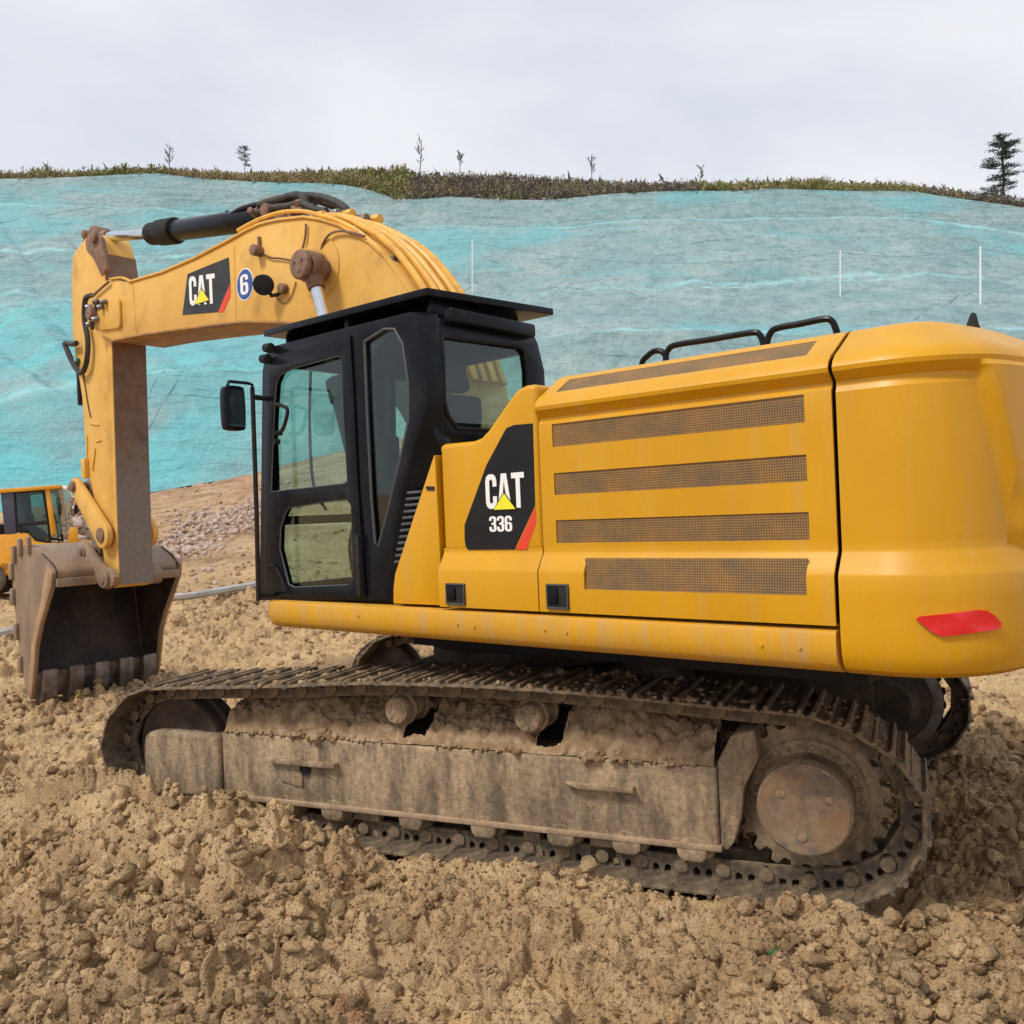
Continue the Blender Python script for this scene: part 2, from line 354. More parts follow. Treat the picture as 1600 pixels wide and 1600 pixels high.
def recess_latch(u0, u1, v0, v1, par):
    a = S(u0,v0,1.503); b = S(u1,v1,1.503); x0, x1 = min(a[0],b[0]), max(a[0],b[0]); z0, z1 = min(a[1],b[1]), max(a[1],b[1])
    g = G(); g.prism([(x0,z0),(x1,z0),(x1,z1),(x0,z1)], 1.49, 1.507)
    h = g.build('latch_plate', blkm, par, bevel=.003)
    G().prism([(x0,z0),(x1,z0),(x1,z1),(x0,z1)], 1.5065, 1.513, holes=[[(x0+.010,z0+.012),(x1-.010,z0+.012),(x1-.010,z1-.010),(x0+.010,z1-.010)]]).build('latch_rim', gasket, h, bevel=.002)
    xm = (x0+x1)/2
    G().box(xm-.004,x1-.016,1.507,1.517,z0+.03,z1-.02).build('latch_handle', blk, h, bevel=.004)
recess_latch(697, 728, 911, 946, pdoor); recess_latch(854, 890, 912, 953, door)
# skirt below the doors
SKP = [(1.20,1.418),(1.485,1.418),(1.502,1.412),(1.508,1.398),(1.508,1.33),(1.500,1.285),(1.478,1.255),(1.44,1.240),(1.38,1.236),(1.20,1.236)]
g = G(); g.prism(SKP, -2.812, 1.02, 'x')
# rounded front end
prev = None; n = len(SKP); vs = []; K = 7
for k in range(K+1):
    a = k/K*PI/2; 
    for (y, z) in SKP: vs.append((1.02+.10*math.sin(a), 1.20+(y-1.20)*(1-.30*(1-math.cos(a))), z))
fs = [(k*n+i, k*n+(i+1)%n, (k+1)*n+(i+1)%n, (k+1)*n+i) for k in range(K) for i in range(n)]+[tuple(range(K*n, K*n+n))]
g.faces(vs, fs); skirt = g.build('side_skirt', yelskirt, EXC, ang=40)
g = G()
for u, v in ((715,975),(741,979),(851,984),(885,988),(1190,1008),(1250,1012),(560,962)):
    x, z = S(u,v,1.508); g.cyl((x,1.503,z),(x,1.515,z),.010,.008,8)
g.parts('skirt_bolt', yelskirt, EXC)
G().box(.98,1.12,-1.45,1.18,1.24,1.41).build('front_beam', yelskirt, EXC, bevel=.02)
# emblem plate, letters
def XZ(p, y): return S(p[0], p[1], y)
LC = [(.36,.64),(.36,.80),(.33,.93),(.25,1),(.11,1),(.03,.93),(0,.80),(0,.2),(.03,.07),(.11,0),(.25,0),(.33,.07),(.36,.2),(.36,.36),(.235,.36),(.235,.2),(.20,.15),(.16,.15),(.125,.2),(.125,.8),(.16,.85),(.20,.85),(.235,.8),(.235,.64)]
LA = [(0,0),(.13,1),(.30,1),(.43,0),(.31,0),(.215,.80),(.12,0)]
LT = [(0,.84),(0,1),(.40,1),(.40,.84),(.265,.84),(.265,0),(.135,0),(.135,.84)]
L3 = [(0,.72),(0,.85),(.06,.96),(.14,1),(.27,1),(.36,.95),(.4,.85),(.4,.62),(.35,.52),(.4,.43),(.4,.15),(.35,.04),(.26,0),(.13,0),(.04,.05),(0,.16),(0,.32),(.14,.32),(.14,.18),(.18,.13),(.23,.13),(.26,.18),(.26,.39),(.22,.45),(.13,.45),(.13,.58),(.22,.58),(.26,.64),(.26,.82),(.23,.87),(.18,.87),(.14,.82),(.14,.72)]
L6 = [(.4,.70),(.4,.85),(.34,.96),(.26,1),(.14,1),(.05,.95),(0,.84),(0,.16),(.05,.05),(.14,0),(.27,0),(.36,.05),(.4,.16),(.4,.45),(.35,.56),(.27,.6),(.19,.59),(.14,.55),(.14,.82),(.18,.87),(.23,.87),(.26,.82),(.26,.70)]
H6 = [(.14,.18),(.14,.42),(.18,.47),(.23,.47),(.26,.42),(.26,.18),(.23,.13),(.18,.13)]
def letters(items, x0, z0, wd, ht, y, name, m, par, sl=0):
    """items: (outline, offset, hole); x0,z0 lower left as read; the text runs towards -x"""
    g = G()
    def T(p, o): return (x0-(p[0]+o)*wd, z0+p[1]*ht+(p[0]+o)*wd*sl)
    for ol, o, ho in items:
        g.prism([T(p,o) for p in ol], y, y+.002, holes=[[T(p,o) for p in ho]] if ho else ())
    return g.build(name, m, par, smooth=False)
dy = PY+.001
pl = SS([(791,669),(803,664),(832.5,661.5),(836,783),(836,790),(804,858.5),(731,859),(727.5,853),(726,842),(726,820),(760,727)], dy)
pl = [(max(p[0], xa+.02), p[1]) for p in pl]
emb = G().prism(pl, PY-.001, dy+.001).build('emblem_plate', blackprint, pdoor, smooth=False)
G().prism(SS([(836.5,792),(838,815),(823,858.5),(806,858.5)], dy), PY-.001, dy+.0012).build('red_stripe', redprint, pdoor, smooth=False)
a = XZ((760.5,796),dy); b = XZ((821,793),dy); h = XZ((765,742),dy)[1]-a[1]; wd = (a[0]-b[0])/1.24
letters([(LC,0,None),(LA,.385,None),(LT,.84,None)], a[0], a[1]+.002, wd, h, dy+.001, 'lettering', white, emb)
def tri(par, a, wd, h, y, k=1):
    cx = a[0]-(.60)*wd
    o = G().prism([(cx+.39*wd,a[1]-.05*h),(cx-.39*wd,a[1]-.05*h),(cx,a[1]+.49*h)], y, y+.0015).build('triangle_border', blackprint, par, smooth=False)
    G().prism([(cx+.345*wd,a[1]-.02*h),(cx-.345*wd,a[1]-.02*h),(cx,a[1]+.44*h)], y+.001, y+.0025).build('yellow_triangle', yelprint, par, smooth=False)
tri(emb, a, wd, h, dy+.0035)
a = XZ((765.5,831),dy); b = XZ((801,831.5),dy); h = XZ((765,807),dy)[1]-a[1]; wd = (a[0]-b[0])/1.28
letters([(L3,0,None),(L3,.44,None),(L6,.88,H6)], a[0], a[1], wd, h, dy+.001, 'model_number', white, emb)
# counterweight
def cwt():
    base = [(-2.83,1.5),(-2.9,1.5),(-2.96,1.5)]
    R = .46; cx, cy = -2.98, 1.5-R
    for k in range(0, 45): 
        a = math.radians(k*74/44); base.append((cx-R*math.sin(a), cy+R*math.cos(a)))
    x0, y0 = base[-1]; m0 = math.radians(74); L0 = y0
    for k in range(1, 15):
        t = k/14; h00=2*t**3-3*t**2+1; h10=t**3-2*t**2+t; h01=-2*t**3+3*t**2; h11=t**3-t**2
        base.append((x0*h00+h10*(-math.cos(m0)/math.sin(m0)*L0)+(-3.55)*h01, y0*(1-t)))
    S_ = [0]
    for i in range(1,len(base)): S_.append(S_[-1]+math.dist(base[i], base[i-1]))
    nrm = []
    for i in range(len(base)):
        a = base[max(i-1,0)]; b = base[min(i+1,len(base)-1)]; dx, dyy = b[0]-a[0], b[1]-a[1]; l = math.hypot(dx,dyy)
        nrm.append((dyy/l, -dx/l))          # outward (towards +y on the side)
    nrm[-1] = (-1,0)
    rws = [(-.42,2.671,0),(-.36,2.669,0),(-.29,2.660,0),(-.245,2.647,0),(-.215,2.628,0),(-.155,2.590,0),(-.095,2.553,0),(-.06,2.532,0),(-.032,2.505,.0),(-.02,2.480,0),(-.024,2.462,0),(-.045,2.440,1),(-.065,2.424,1),(-.064,2.405,1)]
    rws += [(-.052,z,1) for z in np.linspace(2.38,1.78,16)]+[(-.053,1.742,1),(-.049,1.728,1),(-.003,1.648,.5),(.002,1.634,0),(.002,1.55,0),(.002,1.45,0),(.002,1.38,0),(-.002,1.33,0),(-.012,1.29,0),(-.03,1.262,0),(-.06,1.242,0),(-.10,1.232,0),(-.2,1.228,0)]
    vs = []; n = len(base)
    full = 2*n-1
    for off, z, rec in rws:
        ring = []
        for i in range(n):
            o = off
            s0 = .60+.30*(2.45-z) if z > 1.8 else .80+.9*(1.8-z)
            if rec: 
                f = 1-float(sstep(s0-.045, s0+.03, S_[i])); o = off*f+(1-f)*(-.004)
            ring.append((base[i][0]-nrm[i][0]*(-1)*0+(-nrm[i][0])*0+o*(-0), 0)); 
            nx, ny = nrm[i]; 
            if ny < 0: nx, ny = -nx, -ny
            if i > 3 and nx > 0: nx = -nx
            ring[-1] = (base[i][0]+nx*o, base[i][1]+ny*o)
        vs += [(x,y,z) for x,y in ring]+[(x,-y,z) for x,y in reversed(ring[:-1])]
    m = full; fs = []
    for i in range(len(rws)-1):
        for j in range(m): fs.append((i*m+j, i*m+(j+1)%m, (i+1)*m+(j+1)%m, (i+1)*m+j))
    fs.append(tuple(range(m))); fs.append(tuple(range((len(rws)-1)*m+m-1, (len(rws)-1)*m-1, -1)))
    return G().faces(vs, fs), base, nrm, S_
g, CB, CN, CS = cwt(); cw = g.build('counterweight', yel, EXC, ang=21)
def onc(u, v, lift=.004):
    """point of the counterweight's side seen at u,v"""
    best = None
    for i in range(2, len(CB)):
        for y in (CB[i][1],):
            x, z = S(u, v, y+lift)
            d = abs(x-CB[i][0])
            if best is None or d < best[0]: best = (d, i)
    i = best[1]
    j = i+1 if S(u,v,CB[i][1])[0] < CB[i][0] else i-1
    j = min(max(j,1),len(CB)-1)
    f0 = S(u,v,CB[i][1])[0]-CB[i][0]; f1 = S(u,v,CB[j][1])[0]-CB[j][0]
    t = 0 if abs(f0-f1)<1e-6 else max(0,min(1,f0/(f0-f1)))
    y = CB[i][1]*(1-t)+CB[j][1]*t; x, z = S(u, v, y); nx, ny = CN[i]
    if ny<0: nx, ny = -nx, -ny
    if nx>0: nx = -nx
    return Vector((x+nx*lift, y+ny*lift, z)), Vector((nx,ny,0))
rp = [(1431,966),(1438,962.5),(1470,959.5),(1500,956),(1525,952.5),(1538,953.5),(1550,961),(1561,974),(1556,982),(1535,985.5),(1505,990),(1478,993.5),(1468,993),(1452,984)]
pts = [onc(u,v,.016) for u,v in rp]; c = onc(1500,972,.022)
vs = [p for p,_ in pts]+[p-nn*.02 for p,nn in pts]+[c[0]]; k = len(rp)
G().faces(vs, [(i,(i+1)%k,2*k) for i in range(k)]+[(i,k+i,k+(i+1)%k,(i+1)%k) for i in range(k)]).build('reflector', redrefl, cw, ang=60)
# handrails and fin on the hood
def rail(px, y, r=.016):
    p = [S(u,v,y) for u,v in px]
    G().tube([(p[0][0],y,p[0][1]-.10)]+[(a,y,b) for a,b in p]+[(p[-1][0],y,p[-1][1]-.10)], r, 10, smooth=5).build('handrail', blk, EXC)
rail([(1003,568),(1012,556),(1022,549),(1033,549),(1040,556),(1041,565)], .9)
rail([(1040,560),(1044,547),(1056,539),(1110,530.5),(1172,520),(1186,522),(1192,534),(1193,545)], .9)
rail([(1198,540),(1203,522),(1214,513),(1250,506),(1288,498.5),(1300,502),(1306,514),(1308,525)], .9)
a = S(1520,489,.8); G().prism([(a[0]-.05,a[1]-.14),(a[0]+.05,a[1]-.14),(a[0]+.025,a[1]-.05),(a[0]+.005,a[1]),(a[0]-.01,a[1]),(a[0]-.02,a[1]-.05)], .78, .82).build('exhaust_outlet', blkm, EXC, bevel=.008)

# ---------------- cab
CY = 1.42
cabo = SS([(405,938),(408,750),(410,580),(414,556),(425,541.5),(450,535),(540,512),(640,487.5),(650,494),(657,530),(668,600),(666,640),(650,690),(638,735),(625,785),(613,860),(607,938)], CY)
hole1 = SS([(420,772),(425,640),(428,598),(435,582),(455,572),(530,551),(538,557),(541,640),(547,754),(540,760)], CY)
hole2 = SS([(442,800),(449,789),(512,779),(545,776),(553,788),(557,908),(548,920),(458,923),(447,916),(433,858),(434,822)], CY)
hole3 = SS([(569,534),(600,514),(616,514),(629,537),(638,600),(638.5,655),(625,718),(606,798),(591,853),(586,850),(580,780),(573,640)], CY)
cab = G().prism(cabo, 1.36, CY, holes=[hole1,hole2,hole3]).build('cab', blk, EXC, bevel=.006)
dro = SS([(413,932),(413,750),(415,575),(421,561),(440,553),(547,524),(552,600),(559,750),(572,934)], CY+.012)
dh1 = SS([(423,769),(428,640),(431,600),(437,586),(455,576),(528,555.5),(534,560),(537,640),(543,752),(538,756)], CY+.012)
dh2 = SS([(446,800),(452,793),(512,783),(542,780),(549,790),(552,904),(545,914),(460,918),(451,913),(437,858),(438,825)], CY+.012)
cdoor = G().prism(dro, CY+.001, CY+.016, holes=[dh1,dh2]).build('cab_door', blk, cab, bevel=.004)
def pane(pts, y, par): return G().prism(pts, y-.004, y).build('window_pane', glass, par, smooth=False)
def seal(pts, y, r, par): 
    p = [(a,y,b) for a,b in pts]; return G().tube(p+[p[0]], r, 6).build('window_seal', gasket, par)
pane(hole1, 1.40, EXC).name = 'door_window'; pane(hole2, 1.40, EXC).name = 'door_window'; pane(hole3, 1.40, EXC).name = 'side_window'
seal(dh1, CY+.008, .007, cdoor); seal(dh2, CY+.008, .007, cdoor); seal(hole3, CY-.004, .010, cab)
# door furniture
hp = [(a, CY+.055, b) for a, b in SS([(430,632),(441,634),(449,640),(447,655),(441,672),(432,677)], CY+.055)]
G().tube([(hp[0][0],CY+.01,hp[0][1] if False else hp[0][2])]+hp+[(hp[-1][0],CY+.01,hp[-1][2])], .013, 8, smooth=4).build('door_handle', blkm, cdoor)
a = S(430,690,CY+.03); G().cyl((a[0],CY,a[1]),(a[0],CY+.04,a[1]),.02,.018,10).build('door_lock', blkm, cdoor)
a = S(572,835,CY+.02); b = S(566,930,CY+.02)
G().box(b[0]-.012,b[0]+.028,CY,CY+.045,b[1],a[1]).build('door_hinge', blkm, cdoor, bevel=.006)
G().tube([(x,CY+.03,z) for x,z in SS([(418,886),(424,884),(432,888),(440,905),(447,922)], CY+.03)], .008, 6, smooth=3).build('grab_bar', blkm, cdoor)
# rear-left corner pillar (chamfered), rear wall, right wall, front, roof, floor
lft = SS([(640,487.5),(650,494),(657,530),(668,600),(666,640),(650,690),(638,735),(625,785),(613,860),(607,938)], CY)
xr = [-.44,-.47,-.50,-.525,-.515,-.47,-.43,-.40,-.36,-.33]; yr = [1.30,1.32,1.34,1.355,1.35,1.33,1.30,1.28,1.26,1.25]
vs = [(a,CY-.001,b) for a,b in lft]+[(xr[i]+0*lft[i][0],yr[i],lft[i][1]) for i in range(10)]
G().faces(vs, [(i,i+1,11+i,10+i) for i in range(9)]).build('corner_pillar', blk, cab, ang=50)
ro = [(1.345,3.09),(.50,3.14),(.43,3.05),(.37,2.87),(.37,1.44),(1.25,1.44),(1.34,2.4),(1.36,2.65)]
rh = [(1.325,2.985),(.63,3.0),(.575,2.97),(.555,2.85),(.57,2.50),(.62,2.455),(1.23,2.455),(1.305,2.53),(1.33,2.62)]
rear = G().prism(ro, -.50, -.45, 'x', holes=[rh]).build('rear_wall', blk, cab, bevel=.01)
G().prism(rh, -.485, -.481, 'x').build('rear_window', glass, EXC, smooth=False)
G().tube([(-.502,a,b) for a,b in rh+[rh[0]]], .012, 6).build('rear_window_seal', blkm, rear)
G().box(-.56,-.49,.52,1.30,3.065,3.15).build('rear_visor', blk, cab, bevel=.015)
G().prism([(1.10,1.44),(1.06,3.12),(-.42,3.12),(-.48,2.9),(-.48,1.44)], .37, .42, holes=[[(.98,1.95),(.94,2.98),(-.34,3.0),(-.37,2.0)]]).build('right_wall', blk, cab, bevel=.01)
G().prism([(.98,1.95),(.94,2.98),(-.34,3.0),(-.37,2.0)], .392, .396).build('right_window', glass, EXC, smooth=False)
fr = [(.37,1.44),(.37,3.1),(1.40,3.1),(1.40,1.44)]; fh = [(.44,1.52),(.46,3.02),(1.355,3.02),(1.365,1.52)]
G().prism(fr, 1.07, 1.12, 'x', holes=[fh]).build('front_frame', blk, cab, bevel=.012)
G().prism(fh, 1.092, 1.097, 'x').build('windshield', glass, EXC, smooth=False)
G().box(1.06,1.10,.43,1.37,1.925,1.985).build('windshield_crossbar', blkm, cab)
wp = [(1.13,1.02,3.02),(1.135,1.045,2.6),(1.135,1.03,2.2),(1.13,.93,2.02)]
G().tube(wp, .011, 6, smooth=6).build('wiper', blkm, cab)
G().prism(SS([(425,541.5),(450,535),(540,512),(640,487.5),(652,494),(655,505),(640,503),(430,556),(418,560)], CY), .40, 1.415).build('cab_roof', blk, cab, bevel=.012)
G().box(-.46,1.08,.40,1.38,1.43,1.47).build('cab_floor', blkm, cab)
# roof guard
gz0 = 3.225
rg = G(); rg.prism([(1.125,1.41),(-.45,1.385),(-.585,.36),(1.05,.38)], gz0, gz0+.045, 'z')
rg.box(1.0,1.03,.5,1.3,3.12,gz0); rg.box(-.40,-.36,.5,1.3,3.12,gz0); rg.box(.3,.34,.5,1.35,3.12,gz0)
rg.build('roof_guard', blk, EXC, bevel=.006)
# cab interior
st = G(); st.prism([(.36,1.95),(.40,2.03),(.30,2.08),(-.12,2.04),(-.16,1.94)], .68, 1.18); st.prism([(-.10,2.0),(.02,2.04),(-.10,2.62),(-.16,2.72),(-.24,2.70),(-.24,2.55)], .70, 1.16); st.prism([(-.16,2.72),(-.10,2.74),(-.12,2.92),(-.20,2.93),(-.24,2.74)], .80, 1.06)
seat = st.build('operator_seat', blkm, EXC, bevel=.03, seg=3)
g = G(); g.box(-.15,.30,.72,1.14,1.50,1.94); g.build('seat_base', blkm, seat, bevel=.02)
for yy in (.58,1.20):
    g = G(); g.prism([(-.2,1.5),(.1,1.5),(.42,2.14),(.40,2.20),(-.15,2.16)], yy-.05, yy+.06); g.build('armrest_console', blkm, EXC, bevel=.02)
    G().tube([(.36,yy,2.16),(.38,yy,2.26),(.36,yy,2.34)], .022, 8, smooth=3).build('joystick', blkm, EXC)
g = G(); g.box(.80,1.02,.48,.62,1.9,2.55); g.build('monitor_console', blkm, EXC, bevel=.02)
g = G()
for yy in (.86,1.0): g.tube([(.75,yy,1.47),(.80,yy,1.75),(.72,yy,1.95)], .012, 6, smooth=4)
g.parts('travel_pedal', blkm, EXC)
# intake louvres between cab and side cover
G().box(-.52,-.10,1.28,1.33,1.46,2.12).build('intake_panel', blkm, EXC)
lm = mat('louvre_grey', (.10,.10,.105), (.05,.05,.055), scale=10, rough=.5)
for k in range(12):
    t = k/11; v = 768+t*108; u0 = 636-t*20; u1 = u0+22; A_ = S(u0, v, 1.44); B_ = S(u1, v-2, 1.44)
    G().prism([(A_[0],A_[1]),(B_[0],B_[1]),(B_[0],B_[1]-.016),(A_[0],A_[1]-.016)], 1.40, 1.443).build('intake_louvre', lm, EXC, bevel=.004)
G().prism(SS([(668,660),(678,656),(698,698),(690,702)], 1.36), 1.30, 1.37).build('support_bracket', blk, EXC, bevel=.01)
# mirror
mk = G(); xp, zt = S(394,601,1.56); zb = S(398,938,1.56)[1]
mk.tube([(xp+.03,1.56,zb),(xp+.01,1.56,zb+.6),(xp,1.56,zt-.02)], .016, 8, smooth=3)
a = S(391,600,1.56); mk.tube([(xp,1.56,zt-.06),(xp,1.56,zt),(xp-.01,1.60,zt+.005),(xp-.10,1.80,zt-.01),(xp-.11,1.83,zt-.06)], .011, 8)
c0 = S(398,623,1.50); mk.tube([(xp,1.56,c0[1]),(xp+.02,1.42,c0[1])], .018, 8); mk.tube([(xp+.03,1.56,zb+.03),(xp+.03,1.42,zb+.03)], .016, 8)
arm = mk.build('mirror_pole', blkm, EXC)
mx, mz = S(366,638,1.76)
g = G(); g.prism(cat2([(1.69,mz-.12),(1.685,mz),(1.69,mz+.12),(1.71,mz+.142),(1.76,mz+.146),(1.81,mz+.142),(1.835,mz+.12),(1.842,mz),(1.835,mz-.12),(1.81,mz-.142),(1.76,mz-.146),(1.71,mz-.142)], 3, True), mx-.02, mx+.04, 'x')
mir = g.build('mirror', blk, EXC, bevel=.012)
mg = mat('mirror_glass', (.02,.03,.035), rough=.05, metal=0, spec=.8)
G().prism([(1.70,mz-.12),(1.70,mz+.12),(1.825,mz+.12),(1.825,mz-.12)], mx-.023, mx-.019, 'x').build('mirror_glass', mg, mir)
for px, y in (((417,543),1.45),((412,560),1.46)):
    a = S(*px, y); G().cyl((a[0]+.02,y,a[1]),(a[0]-.05,y,a[1]-.01),.03,.035,12).build('cab_lamp', blkm, EXC, bevel=.005)

# ---------------- boom
BY = .30
btop = [(202,442),(255,426.5),(305,405),(355,379),(385,362),(405,352.5),(420,348.5),(437,345),(475,341),(500,344.5),(530,354),(550,365),(576,380),(600,402),(620,427),(637,452),(660,492),(685,545),(703,600),(716,680),(722,770)]
bbot = [(690,775),(676,745),(655,690),(628,640),(592,592),(548,552),(512,524),(480,509),(462,504),(430,501.5),(400,501),(370,502),(280,513),(222,521.5),(175,531)]
bnose = [(155,522),(143,508),(140,492),(141,470),(150,452),(160,441),(172,436)]
tp = SS(btop, BY); bb = SS(bbot, BY); bn = SS(bnose, BY)
boom = G().prism(tp+bb+bn, -BY, BY).build('boom', yelold, EXC, bevel=.006, ang=30)
def strip(pts, th, y, name, m, par):
    v = [Vector(p) for p in pts]; o = []
    for i in range(len(v)):
        d = (v[min(i+1,len(v)-1)]-v[max(i-1,0)]).normalized(); o.append(v[i]+Vector((-d.y,d.x))*th)
    return G().prism([tuple(p) for p in v]+[tuple(p) for p in reversed(o)], -y, y).build(name, m, par, bevel=.004)
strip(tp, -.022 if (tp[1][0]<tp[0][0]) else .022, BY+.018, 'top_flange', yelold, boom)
strip(bb, -.02, BY+.012, 'belly_plate', mat('shaded_dirty_belly', (.45,.22,.05), (.30,.15,.05), scale=5, rough=.6, dirt=(.2,.13,.08), damt=.6), boom)  # underside shade and dirt both painted into a browner yellow
# weld seams
g = G()
for (a, b) in (((366,384),(369,500)),((208,444),(213,520))):
    A = S(*a,BY); B = S(*b,BY); g.tube([(A[0],BY+.001,A[1]),(B[0],BY+.001,B[1])], .005, 6)
g.parts('weld_seam', yelold, boom)
# nose side plate
npl = SS([(186,470),(187,508),(184,513),(158,516),(146,508),(143,492),(144,472),(152,466),(182,464)], BY+.03)
G().prism(npl, BY, BY+.03).build('nose_plate', yelold, boom, bevel=.01)
a = S(143,490,BY+.06); G().cyl((a[0],-.40,a[1]),(a[0],.40,a[1]),.075,n=24).build('nose_pin', pinrust, boom, bevel=.012)
# boom decals
dq = SS([(293,428),(357,402),(359.5,441),(342,487.5),(285,492)], BY+.004)
bd = G().prism(dq, BY-.001, BY+.004).build('boom_decal', greyprint, boom, smooth=False)
G().prism(SS([(359.6,443),(359.6,463),(349,487),(340.5,487.8)], BY+.004), BY-.001, BY+.0042).build('red_stripe', redprint, boom, smooth=False)
a = S(297.5,478,BY); b = S(338,474,BY); h = S(298,432,BY)[1]-a[1]; wd = (a[0]-b[0])/1.24
letters([(LC,0,None),(LA,.385,None),(LT,.84,None)], a[0], a[1], wd, h, BY+.005, 'lettering', white, bd, sl=(b[1]-a[1])/(a[0]-b[0]))
tri(bd, a, wd, h, BY+.0075)
c = S(383,444.5,BY); R = .5*abs(S(370,444,BY)[0]-S(396.5,444,BY)[0]); RZ = (S(383,419,BY)[1]-S(383,470,BY)[1])/2
disc = G().prism([(c[0]+R*math.cos(t)*1.0, c[1]+RZ*math.sin(t)) for t in np.linspace(0,2*PI,40,endpoint=False)], BY-.001, BY+.003).build('round_badge', white, boom, smooth=False)
G().prism([(c[0]+R*.93*math.cos(t), c[1]+RZ*.93*math.sin(t)) for t in np.linspace(0,2*PI,40,endpoint=False)], BY+.002, BY+.0045).build('badge_face', blueprint, disc, smooth=False)
hh = RZ*1.25; letters([(L6,0,H6)], c[0]+R*.50, c[1]-hh/2, R*2.35, hh, BY+.0055, 'badge_number', white, disc)
# pin boss for the boom cylinders
pc = S(497,418,BY+.02)
G().lathe([(0.005,0),(.26,0),(.255,.012),(.21,.02),(.15,.03),(.14,.10),(.135,.16),(.01,.16)], (pc[0],BY,pc[1]), (0,1,0)).build('pin_boss', yelold, boom, ang=40)
pe = S(468,413,.58)
cyp = Vector((pe[0],0,pe[1]))
g = G(); g.cyl((pe[0],-.58,pe[1]),(pe[0],.58,pe[1]),.085,n=24); g.lathe([(.005,0),(.10,0),(.12,.02),(.12,.05),(.105,.06),(.005,.06)], (pe[0],.535,pe[1]), (0,1,0), 28)
g.build('cylinder_pin', pinrust, boom, bevel=.006)
g = G()
for k in range(3):
    t = k*2*PI/3+.4; g.cyl((pe[0]+.055*math.cos(t),.59,pe[1]+.055*math.sin(t)),(pe[0]+.055*math.cos(t),.603,pe[1]+.055*math.sin(t)),.014,n=8)
g.parts('pin_bolt', steel, boom)
# boom lift cylinders
r1 = S(489,440,.47); r2 = S(512,490,.47); dd = (Vector(r2)-Vector(r1)).normalized()
top = Vector(pe); 
for sy in (.465,-.465):
    p0 = Vector((pe[0],sy,pe[1])); dirv = Vector((1.02-pe[0],0,1.62-pe[1])).normalized(); Lc = math.hypot(1.02-pe[0],1.62-pe[1])
    cy_ = G().cyl(p0+dirv*Lc*.42, p0+dirv*Lc, .105, n=24).build('boom_cylinder', blk, EXC, bevel=.01)
    G().cyl(p0+dirv*.10, p0+dirv*Lc*.45, .052, n=20).build('piston_rod', chrome, cy_)
    g = G(); g.cyl((pe[0],sy-.07,pe[1]),(pe[0],sy+.06,pe[1]),.125,n=24); g.cyl(p0, p0+dirv*.2, .085, .07, n=16); g.build('rod_eye', pinrust, cy_, bevel=.008)
    G().cyl(p0+dirv*Lc*.40, p0+dirv*Lc*.47, .12, n=24).build('cylinder_gland', blkm, cy_, bevel=.008)
# stick cylinder on top of the boom
q0 = S(447,340,0); q1 = S(238,364,0); q2 = S(156,371,0)
dv = (Vector((q1[0],0,q1[1]))-Vector((q0[0],0,q0[1]))).normalized()
Q0 = Vector((q0[0],0,q0[1]+.02)); Q1 = Vector((q1[0],0,q1[1]-.01)); Q2 = Vector((q2[0],0,q2[1]))
sc_ = G().cyl(Q0, Q1, .108, n=24).build('stick_cylinder', blk, EXC, bevel=.01)
g = G(); g.cyl(Q1+(Q0-Q1).normalized()*.50, Q1+(Q0-Q1).normalized()*.16, .138, .135, n=24); g.cyl(Q1+(Q0-Q1).normalized()*.16, Q1+(Q0-Q1).normalized()*-.02, .12, n=20); g.build('cylinder_gland', blkm, sc_, bevel=.02)
G().cyl(Q1, Q2, .056, n=20).build('piston_rod', chrome, sc_)
g = G(); g.cyl(Q2+Vector((0,-.09,0)), Q2+Vector((0,.09,0)), .12, n=24); g.cyl((Q2.x,-.2,Q2.z),(Q2.x,.2,Q2.z),.05,n=16); g.cyl(Q2,Q2+(Q1-Q2).normalized()*.22,.09,.07,n=16); g.build('rod_eye', pinrust, sc_, bevel=.008)
g = G()
for sy in (.16,-.16): g.prism(SS([(412,352),(424,333),(438,328),(452,332),(470,345)], sy), sy-.03, sy+.03)
g.cyl((Q0.x,-.24,Q0.z),(Q0.x,.24,Q0.z),.06,n=16); g.build('cylinder_bracket', pinrust, boom, bevel=.006)
pp = [(a,.07,b) for a,b in SS([(262,352),(285,349),(330,346),(352,342),(372,329),(392,322),(410,318)], .07)]
G().tube(pp, .026, 8, smooth=5).build('cylinder_oil_pipe', blk, EXC)
pp = [(a,-.06,b) for a,b in SS([(262,347),(300,344),(340,340),(356,332)], -.06)]
G().tube(pp, .024, 8, smooth=5).build('cylinder_oil_pipe', blk, EXC)
# hoses arching over the boom knee
for k, (px, y, r, m_) in enumerate([
    ([(405,321),(420,316),(440,311),(462,305),(474,309),(480,322),(492,324)], .12, .036, rub),
    ([(408,326),(430,317),(455,309),(478,306),(500,308),(520,314),(540,326),(545,340)], .0, .036, rub),
    ([(400,334),(425,325),(450,322),(470,318),(490,326),(510,330)], .20, .03, rub),
    ([(420,330),(445,318),(470,312),(495,313),(520,322),(545,334),(560,345)], -.12, .034, rub),
    ([(410,315),(425,312),(436,309),(452,313),(470,321)], .05, .03, steel),
    ([(372,360),(400,345),(430,334),(455,330),(480,331),(505,338)], .27, .018, yelpipe),
    ([(505,337),(530,346),(560,362),(585,383),(605,405),(620,428),(634,450)], .28, .020, yelpipe)]):
    G().tube([(a,y,b) for a,b in SS(px,y)], r, 10, smooth=6).build('hydraulic_hose' if m_ is rub else 'hydraulic_pipe', m_, EXC)
